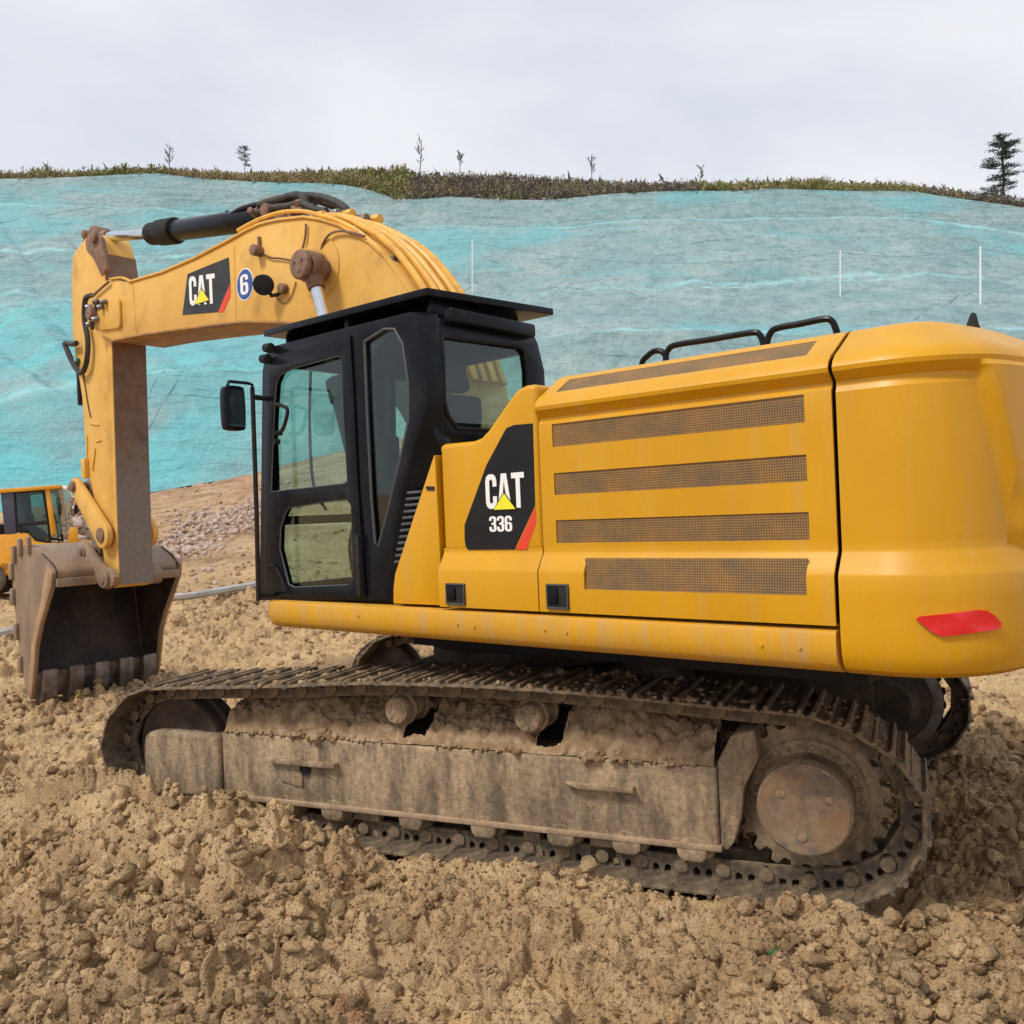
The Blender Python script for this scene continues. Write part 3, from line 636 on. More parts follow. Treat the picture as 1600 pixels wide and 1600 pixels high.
# steel pipes down the back of the boom
for k, y in enumerate((.22,.11,0,-.11,-.22)):
    off = .075+.01*(k%2)
    base = SS([(512,349),(530,354),(550,365),(576,380),(600,402),(620,427),(637,452),(660,492),(685,545),(703,600)], BY)
    v = [Vector(p) for p in base]; o = []
    for i in range(len(v)):
        d = (v[min(i+1,len(v)-1)]-v[max(i-1,0)]).normalized(); nn = Vector((d.y,-d.x)); nn = -nn if nn.y < 0 else nn; o.append(v[i]+nn*off)
    st_ = [Vector((o[0].x+.22-.05*k, o[0].y+.05+.02*(k%3)))]
    G().tube([(p.x,y,p.y) for p in st_+o], .030, 10, smooth=4).build('hydraulic_pipe', yelpipe, EXC)
    c_ = st_[0]; G().cyl((c_.x+.05,y,c_.y+.01),(c_.x-.06,y,c_.y-.005),.045,n=8).build('pipe_fitting', steel if k%2 else yelpipe, EXC, bevel=.006)
g = G()
for px in ((545,361),(604,407),(648,470)):
    a = S(*px, BY); g.box(a[0]-.03,a[0]+.03,-.27,.26,a[1]-.01,a[1]+.05)
g.parts('pipe_clamp', steel, boom, bevel=.01)
# clutter at the knee: couplings, clamps
g = G()
rr = random.Random(4)
for k in range(26):
    u = rr.uniform(395,470); v = 338-(u-395)*.16+rr.uniform(-10,8); y = rr.uniform(-.15,.22); a = S(u,v,y); r = rr.uniform(.018,.035)
    d = Vector((rr.uniform(-1,1),rr.uniform(-.6,.6),rr.uniform(-.5,.5))).normalized()*rr.uniform(.03,.07)
    c_ = Vector((a[0],y,a[1])); g.cyl(c_-d, c_+d, r, n=6)
g.parts('hose_coupling', pinrust, boom, bevel=.003)
# work lamp and fittings on the boom side
a = S(414,445,BY+.12); b = S(434,461,BY+.05)
lamp = G().lathe([(.01,-.05),(.06,-.05),(.085,-.02),(.09,.03),(.085,.045),(.01,.05)], (a[0],BY+.13,a[1]), (-.55,.75,-.35), 20).build('work_lamp', blkm, EXC, ang=40)
G().tube([(a[0]-.03,BY+.10,a[1]-.06),(b[0]+.05,BY+.08,b[1]),(b[0],BY+.06,b[1]),(b[0]-.05,BY,b[1]+.05)], .018, 8).build('lamp_bracket', blkm, lamp)
g = G(); g.cyl((b[0]-.05,BY,b[1]+.05),(b[0]-.05,BY+.06,b[1]+.05),.045,n=10)
a = S(403,392,BY+.03); g.cyl((a[0],BY,a[1]),(a[0],BY+.09,a[1]),.05,n=10); g.box(a[0]-.05,a[0]+.03,BY,BY+.05,a[1]-.03,a[1]+.02)
g.box(a[0]-.015,a[0]+.01,BY,BY+.03,a[1],a[1]+.13)
a = S(327,389,BY); g.cyl((a[0],.1,a[1]),(a[0],.1,a[1]+.09),.05,n=8)
g.parts('boom_fitting', pinrust, EXC, bevel=.006)
def wire(px, y, r=.007, m_=rub, k=5): G().tube([(a,y,b) for a,b in SS(px,y)], r, 6, smooth=k).build('cable', m_, EXC)
wire([(403,395),(415,399),(425,403),(440,404),(458,408)], BY+.02, .007)
wire([(478,350),(477,370),(472,390),(468,402)], BY+.02, .010, pinrust)
wire([(570,369),(548,363),(530,361),(515,366),(505,380),(500,393),(488,403)], BY+.03, .010, pinrust)
wire([(462,440),(458,455),(452,468),(443,474),(436,470),(431,462)], BY+.01, .005, pinrust)

# ---------------- stick and linkage
stout = SS([(137,369),(127,380),(117,394),(113,404),(112,440),(113,520),(119,560),(128,620),(133,690),(139,740),(148,785),(157,830),(163,880),(170,912),(178,919),(187,914),(184,860),(179,700),(176,600),(174,530),(168,475),(163,430),(158,395),(152,372),(145,364)], .2)
stick = G().prism(stout, -.2, .2).build('stick', yelold, EXC, bevel=.008)
# thin brown plate laid over the stick's inner face
ie = SS([(187,914),(184,860),(179,700),(176,600),(174,530),(168,475),(163,430),(158,395)], .2)
ie2 = [(x-.004, z) for x, z in ie]
G().prism(ie+[(x+.02,z) for x,z in reversed(ie)], -.206, .192).build('stick_face_plate', stickf, stick, smooth=False) if False else None
vs = []; 
for x, z in ie: vs += [(x-.006,-.2,z),(x-.006,.19,z),(x+.01,-.2,z),(x+.01,.19,z)]
fs = []
for i in range(len(ie)-1):
    a = i*4; b = a+4; fs += [(a,a+1,b+1,b),(a+2,a+3,b+3,b+2),(a,a+2,b+2,b),(a+1,a+3,b+3,b+1)]
G().faces(vs, fs+[(0,1,3,2),(len(vs)-4,len(vs)-3,len(vs)-1,len(vs)-2)]).build('stick_face_plate', stickf, stick, bevel=0, ang=20)
for v in (600,652):
    A_ = S(176,v,.2); G().box(A_[0]-.012,A_[0]+.005,-.17,.17,A_[1]-.006,A_[1]+.006).build('stick_weld', pinrust, stick, bevel=.003)
# clevis ears at the stick top
g = G()
for sy in (.2,-.2):
    g.prism(SS([(134,377),(140,364),(150,362),(158,371),(163,395),(168,420),(160,432),(147,405),(136,392)], sy), sy-.045 if sy>0 else sy-.01, sy+.01 if sy>0 else sy+.045)
a = S(150,371,.2); g.cyl((a[0],.20,a[1]),(a[0],.25,a[1]),.07,n=16)
g.parts('stick_clevis', pinrust, stick, bevel=.008)
def capsule(p, q, r1, r2, n=12):
    p = Vector(p); q = Vector(q); a = math.atan2(q.y-p.y, q.x-p.x); o = []
    for k in range(n+1): t = a+PI/2+PI*k/n; o.append((p.x+r1*math.cos(t), p.y+r1*math.sin(t)))
    for k in range(n+1): t = a-PI/2+PI*k/n; o.append((q.x+r2*math.cos(t), q.y+r2*math.sin(t)))
    return o
A = Vector(S(118,760,.28)); B = Vector(S(161,836,.28)); C = Vector(S(131,862,.28)); D = Vector(S(165,904,.30))
for sy in (.27,-.27):
    lk = G().prism(capsule(A, B, .10, .15), sy-.035, sy+.035).build('idler_link', yelold, EXC, bevel=.012)
    g = G(); 
    for P_, r in ((A,.065),(B,.085)): g.cyl((P_.x,sy-.05,P_.y),(P_.x,sy+.055,P_.y),r,n=20)
    g.build('link_pin', pinrust, lk, bevel=.008)
pw = G().prism(capsule(A, C, .09, .09), -.14, .14).build('power_link', rust, EXC, bevel=.015)
g = G()
for P_ in (A, C, D): g.cyl((P_.x,-.34,P_.y),(P_.x,.34,P_.y),.055,n=16)
g.build('bucket_pin', pinrust, EXC, bevel=.006)
bkc = G().cyl((6.80,0,4.55),(6.80,0,3.45),.10,n=20).build('bucket_cylinder', blk, EXC, bevel=.01)
G().cyl((6.80,0,3.5),(A.x,0,A.y),.05,n=16).build('piston_rod', chrome, bkc)
# stick hoses
wire([(150,463),(140,462),(133,470),(132,500),(137,530),(136,560),(131,578),(124,582),(113,566),(104,545),(102,536),(112,538),(120,536)], .26, .030, rub)
wire([(155,470),(150,480),(146,500),(144,515)], .34, .02, rub)
wire([(122,560),(117,575),(112,560),(106,546)], .22, .022, mat('green_hose', (.05,.16,.12), rough=.6))
wire([(130,585),(134,610),(139,640),(142,652)], .205, .008)
wire([(172,436),(190,434),(205,440)], .31, .014, yelpipe)
wire([(144,464),(156,452),(170,440)], .33, .014, pinrust)
g = G()
for u, v in ((150,470),(158,478),(144,486),(150,497),(140,478),(163,470),(141,505)):
    a = S(u,v,.36); g.cyl((a[0],.33,a[1]),(a[0]+.03,.39,a[1]-.02),.032,n=6)
g.parts('hose_fitting', steel, EXC, bevel=.005)
g = G()
for (a, b) in (((141,662),(154,664)),((136,680),(136,735)),((145,735),(149,700)),((150,690),(158,688))):
    A_ = S(*a,.205); B_ = S(*b,.205); g.tube([(A_[0],.205,A_[1]),(B_[0],.205,B_[1])], .011, 6)
a = S(135,730,.21); g.box(a[0]-.04,a[0]+.05,.18,.25,a[1]-.13,a[1]+.10)
g.parts('stick_bracket', yelpipe, stick, bevel=.004)

# ---------------- bucket
BP = [(6.165,1.35),(6.30,1.17),(6.49,.915),(6.64,.655),(6.715,.36),(6.81,.07)]
BK = [(6.90,.03),(6.98,.12),(7.10,.42),(7.17,.80),(7.235,1.20),(7.25,1.50),(7.16,1.70),(6.98,1.78),(6.75,1.80),(6.50,1.70),(6.27,1.60),(6.15,1.50)]
bkt = G()
bkt.prism(BP+BK, .72, .75); bkt.prism(BP+BK, -.75, -.72)
shell = cat2([(6.83,.05)]+BK[:-1]+[(6.14,1.50),(6.16,1.40)], 3)
v = [Vector(p) for p in shell]; ins = []
for i in range(len(v)):
    d = (v[min(i+1,len(v)-1)]-v[max(i-1,0)]).normalized(); ins.append(v[i]+Vector((-d.y,d.x))*.03)
cen = Vector((6.7,1.0)); 
if (ins[8]-cen).length > (v[8]-cen).length: ins = [2*a-b for a,b in zip(v,ins)]
bkt.prism([tuple(p) for p in v]+[tuple(p) for p in reversed(ins)], -.735, .735)
bucket = bkt.build('bucket', rust, EXC, ang=35)
ins2 = []
for i in range(len(v)):
    dd_ = (ins[i]-v[i]).normalized(); ins2.append(ins[i]+dd_*.006)
G().prism([tuple(p) for p in ins[:-4]]+[tuple(p) for p in reversed(ins2[:-4])], -.70, .70).build('bucket_shade_sheet', bkt_shade, bucket, ang=35)  # dark sheets added inside the bucket to paint its shade
bi = [(p[0]+.012 if i < 6 else p[0]-.04, p[1] if i < 6 else min(p[1],1.74)) for i, p in enumerate(BP+BK)]
for sy in (.715,-.715): G().prism(bi, sy-.004, sy+.004).build('bucket_shade_sheet', bkt_shade, bucket, smooth=False)
g = G()
for sy in (.755,-.765): g.prism([(6.15,1.36),(6.13,1.49),(6.24,1.57),(6.34,1.40),(6.44,1.16),(6.60,.93),(6.73,.68),(6.80,.38),(6.87,.09),(6.80,.06),(6.70,.36),(6.625,.655),(6.48,.91),(6.29,1.165)], sy-.015, sy+.02)
g.parts('side_cutter', mat('orange_worn_edge', (.34,.20,.11), (.46,.29,.16), scale=4, stretch=(1,1,.4), rough=.6, dirt=(.22,.15,.10), damt=.6, bump=.002), bucket, bevel=.006)
g = G()
for k in range(7):                     # worn rib along the back corner
    i = 2+k; p = BK[i]; g.box(p[0]-.06,p[0]+.02,.735,.79,p[1]-.10,p[1]+.10)
g.parts('heel_shroud', rust, bucket, bevel=.02)
g = G(); g.prism([(6.72,.34),(6.90,.34),(6.90,.06),(6.80,.05)], -.72, .72); g.build('cutting_edge', steel, bucket, bevel=.01)
for k, y in enumerate((-.60,-.30,0,.30,.60)):
    t = G().prism([(6.655,.37),(6.70,.38),(6.93,.10),(6.90,-.02),(6.80,-.06),(6.70,.04),(6.66,.2)], y-.085, y+.085).build('bucket_tooth', steel, bucket, bevel=.018, seg=3)
    G().prism([(6.72,.08),(6.92,.06),(6.84,-.13),(6.80,-.14)], y-.062, y+.062).build('tooth_tip', steel, t, bevel=.012)
g = G()
for sy in (.27,-.27):
    g.prism(SS([(124,846),(133,849),(146,868),(160,885),(173,890),(179,902),(176,915),(165,921),(155,916),(148,902),(136,884),(124,872),(112,868)], sy+.03), sy-.03, sy+.03)
    g.cyl((D.x,sy-.06,D.y),(D.x,sy+.07,D.y),.105,n=24); g.cyl((D.x,sy+.06,D.y),(D.x,sy+.085,D.y),.06,n=20)
    g.cyl((C.x,sy-.05,C.y),(C.x,sy+.05,C.y),.085,n=20)
g.build('bucket_ear', rust, bucket, bevel=.008)
g = G(); g.prism([(6.10,1.33),(6.16,1.34),(6.17,1.42),(6.10,1.43)], -.73, .73); g.build('lip_bar', rust, bucket, bevel=.01)
# ------------------------------------------------------------------ undercarriage (track frame axes)
def KB(g, name, m, par=None, **k):
    o = g.build(name, m, par if par is not None else EXC, **k)
    if par is None: o.rotation_euler = (0,0,SLEW)
    return o
def SSK(pts, y): return [SK(a,b,y) for a,b in pts]
SOILC = ((.46,.325,.195), (.36,.245,.145))
mudm = mat('caked_soil', (.33,.215,.115), (.22,.14,.08), scale=9, rough=.95, dirt=(.48,.35,.22), dscale=14, damt=.7, bump=.006, bscale=70, spec=.15)
GY = 1.295
flrust = mat('rusty_flange', (.34,.235,.145), (.45,.31,.19), scale=8, rough=.85, bump=.003, bscale=40, dirt=(.24,.16,.10), dscale=9, damt=.6, speck=.25)
# side frame, near
FO = [(1.62,.60),(1.62,.19),(-1.50,.19),(-1.585,.20),(-1.60,.34),(-1.64,.48),(-1.66,.60),(-1.66,.72),(-1.60,.62),(-1.585,.598)]
FO = [(1.62,.598),(1.62,.19),(-1.585,.186),(-1.585,.598)]
def frame(y1, y0, name, far=False):
    g = G()
    g.prism(FO, y0, y1)
    fr_ = KB(g, name, under, bevel=.02, seg=3)
    s = 1 if y1 > y0 else -1
    g = G(); g.prism([(1.60,.175),(1.60,.205),(-1.60,.20),(-1.60,.172)], y1-.05*s, y1+.022*s); g.build('bottom_flange', flrust, fr_, bevel=.005)
    # rear bracket carrying the final drive
    g = G(); g.prism([(-1.585,.18),(-1.585,.62),(-1.66,.76),(-1.78,.80),(-1.80,.66),(-1.72,.5),(-1.70,.35),(-1.66,.22),(-1.62,.165)], y1-.33*s, y1-.02*s); g.build('drive_bracket', under, fr_, bevel=.015)
    # front sleeve of the idler
    g = G(); g.prism(cat2([(1.64,.575),(2.02,.585),(2.20,.575),(2.275,.53),(2.29,.40),(2.28,.24),(2.22,.165),(2.05,.15),(1.64,.165)], 3), y1-.30*s, y1+.015*s); g.build('idler_sleeve', under, fr_, bevel=.035, seg=4)
    return fr_
fn = frame(1.45, 1.10, 'track_frame'); 
ff = frame(-1.45, -1.10, 'track_frame'); ff.data.materials[0] = dark  # far frame takes the steel darkened for shade
g = G()
for u0,u1,v in ((415,525,1184),(882,990,1221)):
    a = SK(u0,v,1.48); b = SK(u1,v+9,1.48); g.prism([(a[0],a[1]),(b[0],b[1]),(b[0],b[1]-.03),(a[0]-.08,a[1]-.03)], 1.44, 1.50)
a = SK(433,1183,1.48); b = SK(470,1225,1.48); g.prism([(a[0],a[1]),(b[0],a[1]),(b[0],b[1]-.03),(a[0],b[1])], 1.44, 1.462)
a = SK(470,1190,1.48); b = SK(524,1225,1.48); g.prism([(a[0],a[1]),(b[0],a[1]),(b[0],b[1])], 1.44, 1.458)
g.parts('step_bracket', under, fn, bevel=.006)
a = SK(476,1202,1.465); G().cyl((a[0],1.44,a[1]),(a[0],1.467,a[1]),.038,n=16).build('drain_hole', blkm, fn)
# lower guards
g = G()
for px in ([(556,1262),(592,1266),(592,1312),(545,1302),(548,1290)], [(816,1293),(842,1297),(850,1345),(820,1330)], [(922,1303),(958,1306),(968,1350),(905,1352),(920,1335)]):
    g.prism(SSK(px,1.40), 1.33, 1.40)
g.parts('roller_guard', under, fn, bevel=.008)
# slopes caked with soil
def mudslope(s):
    nx, ny = 420, 60
    xs = np.linspace(1.60,-1.57,nx); t = np.linspace(0,1,ny)
    XX, TT = np.meshgrid(xs, t)
    yy = 1.440-.35*TT; zz = .5985+.02*sstep(0,.1,TT)+TT*.20
    lump = clods(XX*1, yy, .09, 3)*.7+clods(XX, yy, .04, 9)*.8+clods(XX,yy,.02,19)*.6+.03*fbm(XX*4, yy*6, 3, 2)
    for xc in (-1.15,-.9,.95,1.2): lump = lump+.09*np.exp(-((XX-xc)/.22)**2)*np.clip(TT*2,0,1)
    env = np.clip(.12+TT*6,0,1)*np.clip(.4+1.2*fbm(XX*1.6,TT*0,2,8),.2,1)
    zz = zz+lump*env
    hol = np.zeros_like(XX, bool)
    for xc in (.20,-.66): hol |= (np.abs(XX-xc-.10*TT*0) < .075) & (TT > .08) & (TT < .62)
    vs = np.stack([XX, yy*s, zz], -1).reshape(-1,3)
    fs = []
    for i in range(ny-1):
        for j in range(nx-1):
            if not (hol[i,j] or hol[i+1,j+1]): fs.append((i*nx+j, i*nx+j+1, (i+1)*nx+j+1, (i+1)*nx+j))
    me = bpy.data.meshes.new('caked_mud'); me.from_pydata(vs.tolist(), [], fs); me.materials.append(mudm)
    me.polygons.foreach_set('use_smooth', [True]*len(me.polygons))
    o = bpy.data.objects.new('caked_mud', me); COL.objects.link(o); o.parent = EXC; o.rotation_euler = (0,0,SLEW); return o
mudslope(1)
g = G(); rr = random.Random(21)
def lump(g, c, r, rr, sub=2, flat=.7):
    t = bmesh.ops.create_icosphere(g.bm, subdivisions=sub, radius=1)
    ph = [rr.uniform(0,6.3) for _ in range(6)]; e = [rr.uniform(.7,1.3),rr.uniform(.7,1.3),flat*rr.uniform(.7,1.2)]
    for v in t['verts']:
        q = v.co; k = 1+.18*math.sin(3.1*q.x+ph[0])*math.sin(2.7*q.y+ph[1])+.13*math.sin(5.3*q.z+ph[2]+q.x*3)+.09*math.sin(8*q.y+ph[3]+6*q.x)
        v.co = Vector((q.x*k*e[0]*r+c[0], q.y*k*e[1]*r+c[1], q.z*k*e[2]*r+c[2]))
for k in range(420):
    x = rr.uniform(-1.56,1.6); t = rr.random()**2
    if min(abs(x-.2),abs(x+.66)) < .1: continue
    lump(g, (x,1.452-.30*t,.600+.19*t), rr.uniform(.006,.018)*(1.9 if rr.random()<.10 else 1), rr, 1, .8)
for k in range(70):
    xc = rr.choice((-1.0,-1.05,1.02,.96)); t = rr.random()*.5; lump(g, (xc+rr.gauss(0,.12),1.455-.3*t,.60+.2*t), rr.uniform(.015,.04), rr, 2, .8)
o = g.build('mud_crumbs', mudm, EXC); o.rotation_euler = (0,0,SLEW); o['kind'] = 'stuff'
g = G(); g.box(-1.55,1.58,1.08,1.12,.6,.80); KB(g, 'inner_frame_wall', dark)
g = G(); g.box(-1.55,1.58,1.10,1.44,.585,.592); g.build('frame_well', blkm, fn)
# carrier rollers
for xr_ in (.287,-.552):
    z = .80
    for s in (1,-1):
        o = KB(G().lathe([(.004,0),(.070,0),(.080,.012),(.083,.03),(.083,.07),(.098,.08),(.098,.10),(.085,.11),(.085,.22),(.098,.23),(.098,.25),(.04,.26),(.04,.40)], (xr_, 1.47*s, z), (0,-s,0), 28), 'carrier_roller', under, ang=40)
        g = G()
        for k in range(8): t = k*PI/4; g.cyl((xr_+.05*math.cos(t),1.468*s,z+.05*math.sin(t)),(xr_+.05*math.cos(t),1.476*s,z+.05*math.sin(t)),.010,n=6)
        g.build('roller_bolts', under, o)
# bottom rollers
for px in ((388,1247),(450,1255),(525,1267),(647,1283),(760,1297),(880,1310),(982,1320),(1084,1334)):
    x, _ = SK(px[0], px[1], 1.42)
    for s in (1,-1):
        o = KB(G().lathe([(.01,0),(.06,0),(.075,.02),(.078,.05),(.10,.06),(.11,.08),(.11,.12),(.085,.13),(.085,.24),(.11,.25),(.11,.29),(.07,.30),(.07,.36)], (x,1.455*s,.165), (0,-s,0), 20), 'bottom_roller', under, ang=40)
        g = G(); g.prism([(x-.085,.19),(x-.075,.13),(x-.05,.105),(x+.05,.105),(x+.075,.13),(x+.085,.19)], 1.36*s, 1.468*s); g.build('roller_cap', under, o, bevel=.012)
# sprocket and final drive
def sprocket(s, dx=0):
    c = (-2.02+dx, 0, .452)
    g = G()
    outl = []
    for k in range(23):
        a = 2*PI*k/23
        for da, r in ((-.09,.352),(-.05,.395),(.05,.395),(.09,.352)): outl.append((c[0]+r*math.cos(a+da), c[2]+r*math.sin(a+da)))
    g.prism(outl, 1.255*s, 1.325*s); sp = KB(g, 'sprocket', under if s>0 else dark, bevel=.006)
    G().lathe([(.20,-.10),(.33,-.08),(.345,-.01),(.345,.015),(.33,.025),(.300,.03),(.292,.045),(.292,.068),(.285,.075),(.235,.078),(.228,.085),(.226,.27),(.222,.285),(.215,.29),(.004,.292)], (c[0],1.265*s,c[2]), (0,s,0), 56).build('final_drive_hub', under, sp, ang=35)
    g = G()
    for k in range(26):
        a = 2*PI*k/26; p = (c[0]+.257*math.cos(a), c[2]+.257*math.sin(a)); g.cyl((p[0],1.335*s,p[1]),(p[0],1.358*s,p[1]),.0125,n=6)
    for k in range(14):
        a = 2*PI*k/14+.1; p = (c[0]+.318*math.cos(a), c[2]+.318*math.sin(a)); g.cyl((p[0],1.285*s,p[1]),(p[0],1.304*s,p[1]),.012,n=6)
    for k in range(3):
        a = 2*PI*k/3+.6; p = (c[0]+.13*math.cos(a), c[2]+.13*math.sin(a)); g.cyl((p[0],1.545*s,p[1]),(p[0],1.565*s,p[1]),.022,n=8)
    g.parts('hub_bolt', mudm, sp, bevel=.002)
    hd = mat('hub_cover_paint' if s>0 else 'hub_cover_paint_dark', (.11,.10,.09), (.30,.17,.08), scale=6, rough=.7, dirt=(.36,.25,.14), dscale=9, damt=.7, bump=.0015, bscale=120)
    G().cyl((c[0],1.5575*s,c[2]),(c[0],1.5605*s,c[2]),.212,n=48).build('hub_cover', hd, sp)
    return sp
sprocket(1); sprocket(-1, -.32)
g = G(); g.lathe([(.05,0),(.16,0),(.18,.05),(.20,.06),(.22,.10),(.28,.12),(.30,.16),(.30,.20)], (-2.34,-.92,.452), (0,-1,0), 40); KB(g, 'travel_motor', dark, ang=40)
g = G(); g.lathe([(.372,0),(.378,.01),(.378,.03),(.36,.035)], (-2.34,-1.12,.452), (0,-1,0), 48); KB(g, 'drive_guard_ring', steel, ang=30)
# idlers
for s in (1,-1):
    KB(G().lathe([(.004,0),(.08,0),(.09,.03),(.24,.04),(.27,.03),(.34,.035),(.345,.05),(.345,.12),(.37,.13),(.37,.16),(.345,.17),(.345,.25),(.20,.26),(.01,.26)], (2.02,1.43*s,.455), (0,-s,0), 48), 'idler', dark, ang=35)
# track chains: the loop followed by the shoe plates
loop = [(2.19,.865),(1.98,.894),(1.5,.920),(1.0,.947),(.54,.980),(.1,.991),(-.3,.995),(-.68,.988),(-1.0,.977),(-1.37,.957),(-1.69,.940),(-1.97,.925),(-2.14,.895),(-2.30,.825),(-2.44,.725),(-2.53,.60),(-2.555,.46),(-2.53,.32),(-2.45,.18),(-2.32,.08),(-2.12,.015),(-1.8,0),(-.9,0),(0,0),(.9,0),(1.65,0),(1.98,.01),(2.22,.075),(2.40,.20),(2.50,.36),(2.52,.52),(2.45,.67),(2.34,.785)]
lp = cat2(loop, 12, True)
lp.append(lp[0]); cum = [0]
for i in range(1,len(lp)): cum.append(cum[-1]+math.dist(lp[i],lp[i-1]))
TL = cum[-1]; NS = round(TL/.216)
print('track loop', TL, NS)
def along(s):
    s %= TL
    i = int(np.searchsorted(cum, s))-1; i = max(0,min(i,len(lp)-2)); t = (s-cum[i])/(cum[i+1]-cum[i]+1e-9)
    p = Vector(lp[i]).lerp(Vector(lp[i+1]), t); return p
SP = [(-.118,-.014),(-.112,.002),(-.100,.006),(-.096,.026),(-.078,.027),(-.072,.005),(-.012,.003),(-.008,.010),(.006,.010),(.010,.003),(.058,.004),(.060,.025),(.080,.026),(.086,.004),(.100,-.004),(.104,-.018),(.094,-.022),(.085,-.012),(-.10,-.012),(-.106,-.020)]
def shoe_mesh():
    g = G(); g.prism([(a,b) for a,b in SP], -.30, .30)
    o = g.build('track_shoe', shoem, None, bevel=.0025, seg=1, ang=30); me = o.data; bpy.data.objects.remove(o)
    g = G()
    for s in (1,-1):
        y0 = .075 if s>0 else -.105
        ol = [(-.125,-.075),(-.118,-.104),(-.09,-.108),(.09,-.108),(.118,-.10),(.128,-.07),(.118,-.038),(.095,-.012),(-.10,-.012),(-.118,-.04)]
        g.prism(ol, y0, y0+.03, holes=[[(-.045,-.015),(-.05,-.045),(-.035,-.058),(-.015,-.045),(-.013,-.015)],[(.013,-.015),(.015,-.045),(.035,-.058),(.05,-.045),(.045,-.015)]])
        g.cyl((-.108,y0+.034*(1 if s>0 else -0.1),-.062),(-.108,y0+.046 if s>0 else y0-.016,-.062),.036,n=16)
        g.cyl((.100,y0,-.062),(.100,y0+.038 if s>0 else y0-.008,-.062),.026,n=14)
    o = g.build('track_link', shoem, None, ang=30); m2 = o.data; bpy.data.objects.remove(o)
    return me, m2
ms, ml = shoe_mesh()
for side, dx in ((1,0),(-1,-.32)):
    for k in range(NS):
        s = k*TL/NS; p = along(s); d = (along(s+.09)-along(s-.09)).normalized()    # rearwards on the top run
        n = Vector((d.y*-1, d.x)); 
        if n.dot(p-Vector((0,.47))) < 0 and abs(p.x) > 2 or (abs(p.x) <= 2 and n.y*(p.y-.5) < 0): n = -n
        tx = Vector((n.y,-n.x))                                                     # so that (tx, y, n) is right handed
        o = bpy.data.objects.new('track_shoe', ms); COL.objects.link(o); o.parent = EXC
        jig = random.uniform(-.006,.006)
        R = Matrix(((tx.x,0,n.x,p.x+dx),(0,1,0,GY*side),(tx.y,0,n.y,p.y),(0,0,0,1)))
        o.matrix_basis = Matrix.Rotation(SLEW,4,'Z') @ R @ Matrix.Rotation(random.uniform(-.02,.02),4,'Y')
        l = bpy.data.objects.new('track_link', ml); COL.objects.link(l); l.parent = o
# clumps of soil stuck on the upper shoes
g = G(); rr = random.Random(11)
def lump(g, c, r, rr, sub=2, flat=.7):
    t = bmesh.ops.create_icosphere(g.bm, subdivisions=sub, radius=1)
    ph = [rr.uniform(0,6.3) for _ in range(6)]; e = [rr.uniform(.7,1.3),rr.uniform(.7,1.3),flat*rr.uniform(.7,1.2)]
    for v in t['verts']:
        q = v.co; k = 1+.18*math.sin(3.1*q.x+ph[0])*math.sin(2.7*q.y+ph[1])+.13*math.sin(5.3*q.z+ph[2]+q.x*3)+.09*math.sin(8*q.y+ph[3]+6*q.x)
        v.co = Vector((q.x*k*e[0]*r+c[0], q.y*k*e[1]*r+c[1], q.z*k*e[2]*r+c[2]))
for k in range(520):
    s = rr.uniform(0,4.9); p = along(s); y = GY+rr.uniform(-.28,.29); r = rr.uniform(.006,.024)*(1.6 if rr.random()<.1 else 1)
    lump(g, (p.x,y,p.y+.006), r, rr, 1)
o = g.build('soil_clumps', mudm, EXC); o.rotation_euler = (0,0,SLEW); o['kind'] = 'stuff'
# car body and slewing ring
g = G(); g.box(-2.25,-.9,-1.12,-.86,.22,.96); KB(g, 'drive_gusset', dark, bevel=.02)
g = G(); g.prism([(1.0,.45),(1.0,.62),(.75,.92),(-.75,.92),(-1.0,.62),(-1.0,.45)], -1.12, 1.12); KB(g, 'car_body', dark, bevel=.03)
G().lathe([(.2,0),(.72,0),(.72,.10),(.68,.12),(.68,.20),(.74,.22),(.74,.30),(.2,.30)], (0,0,.93), (0,0,1), 48).build('slewing_ring', dark, EXC, ang=35)

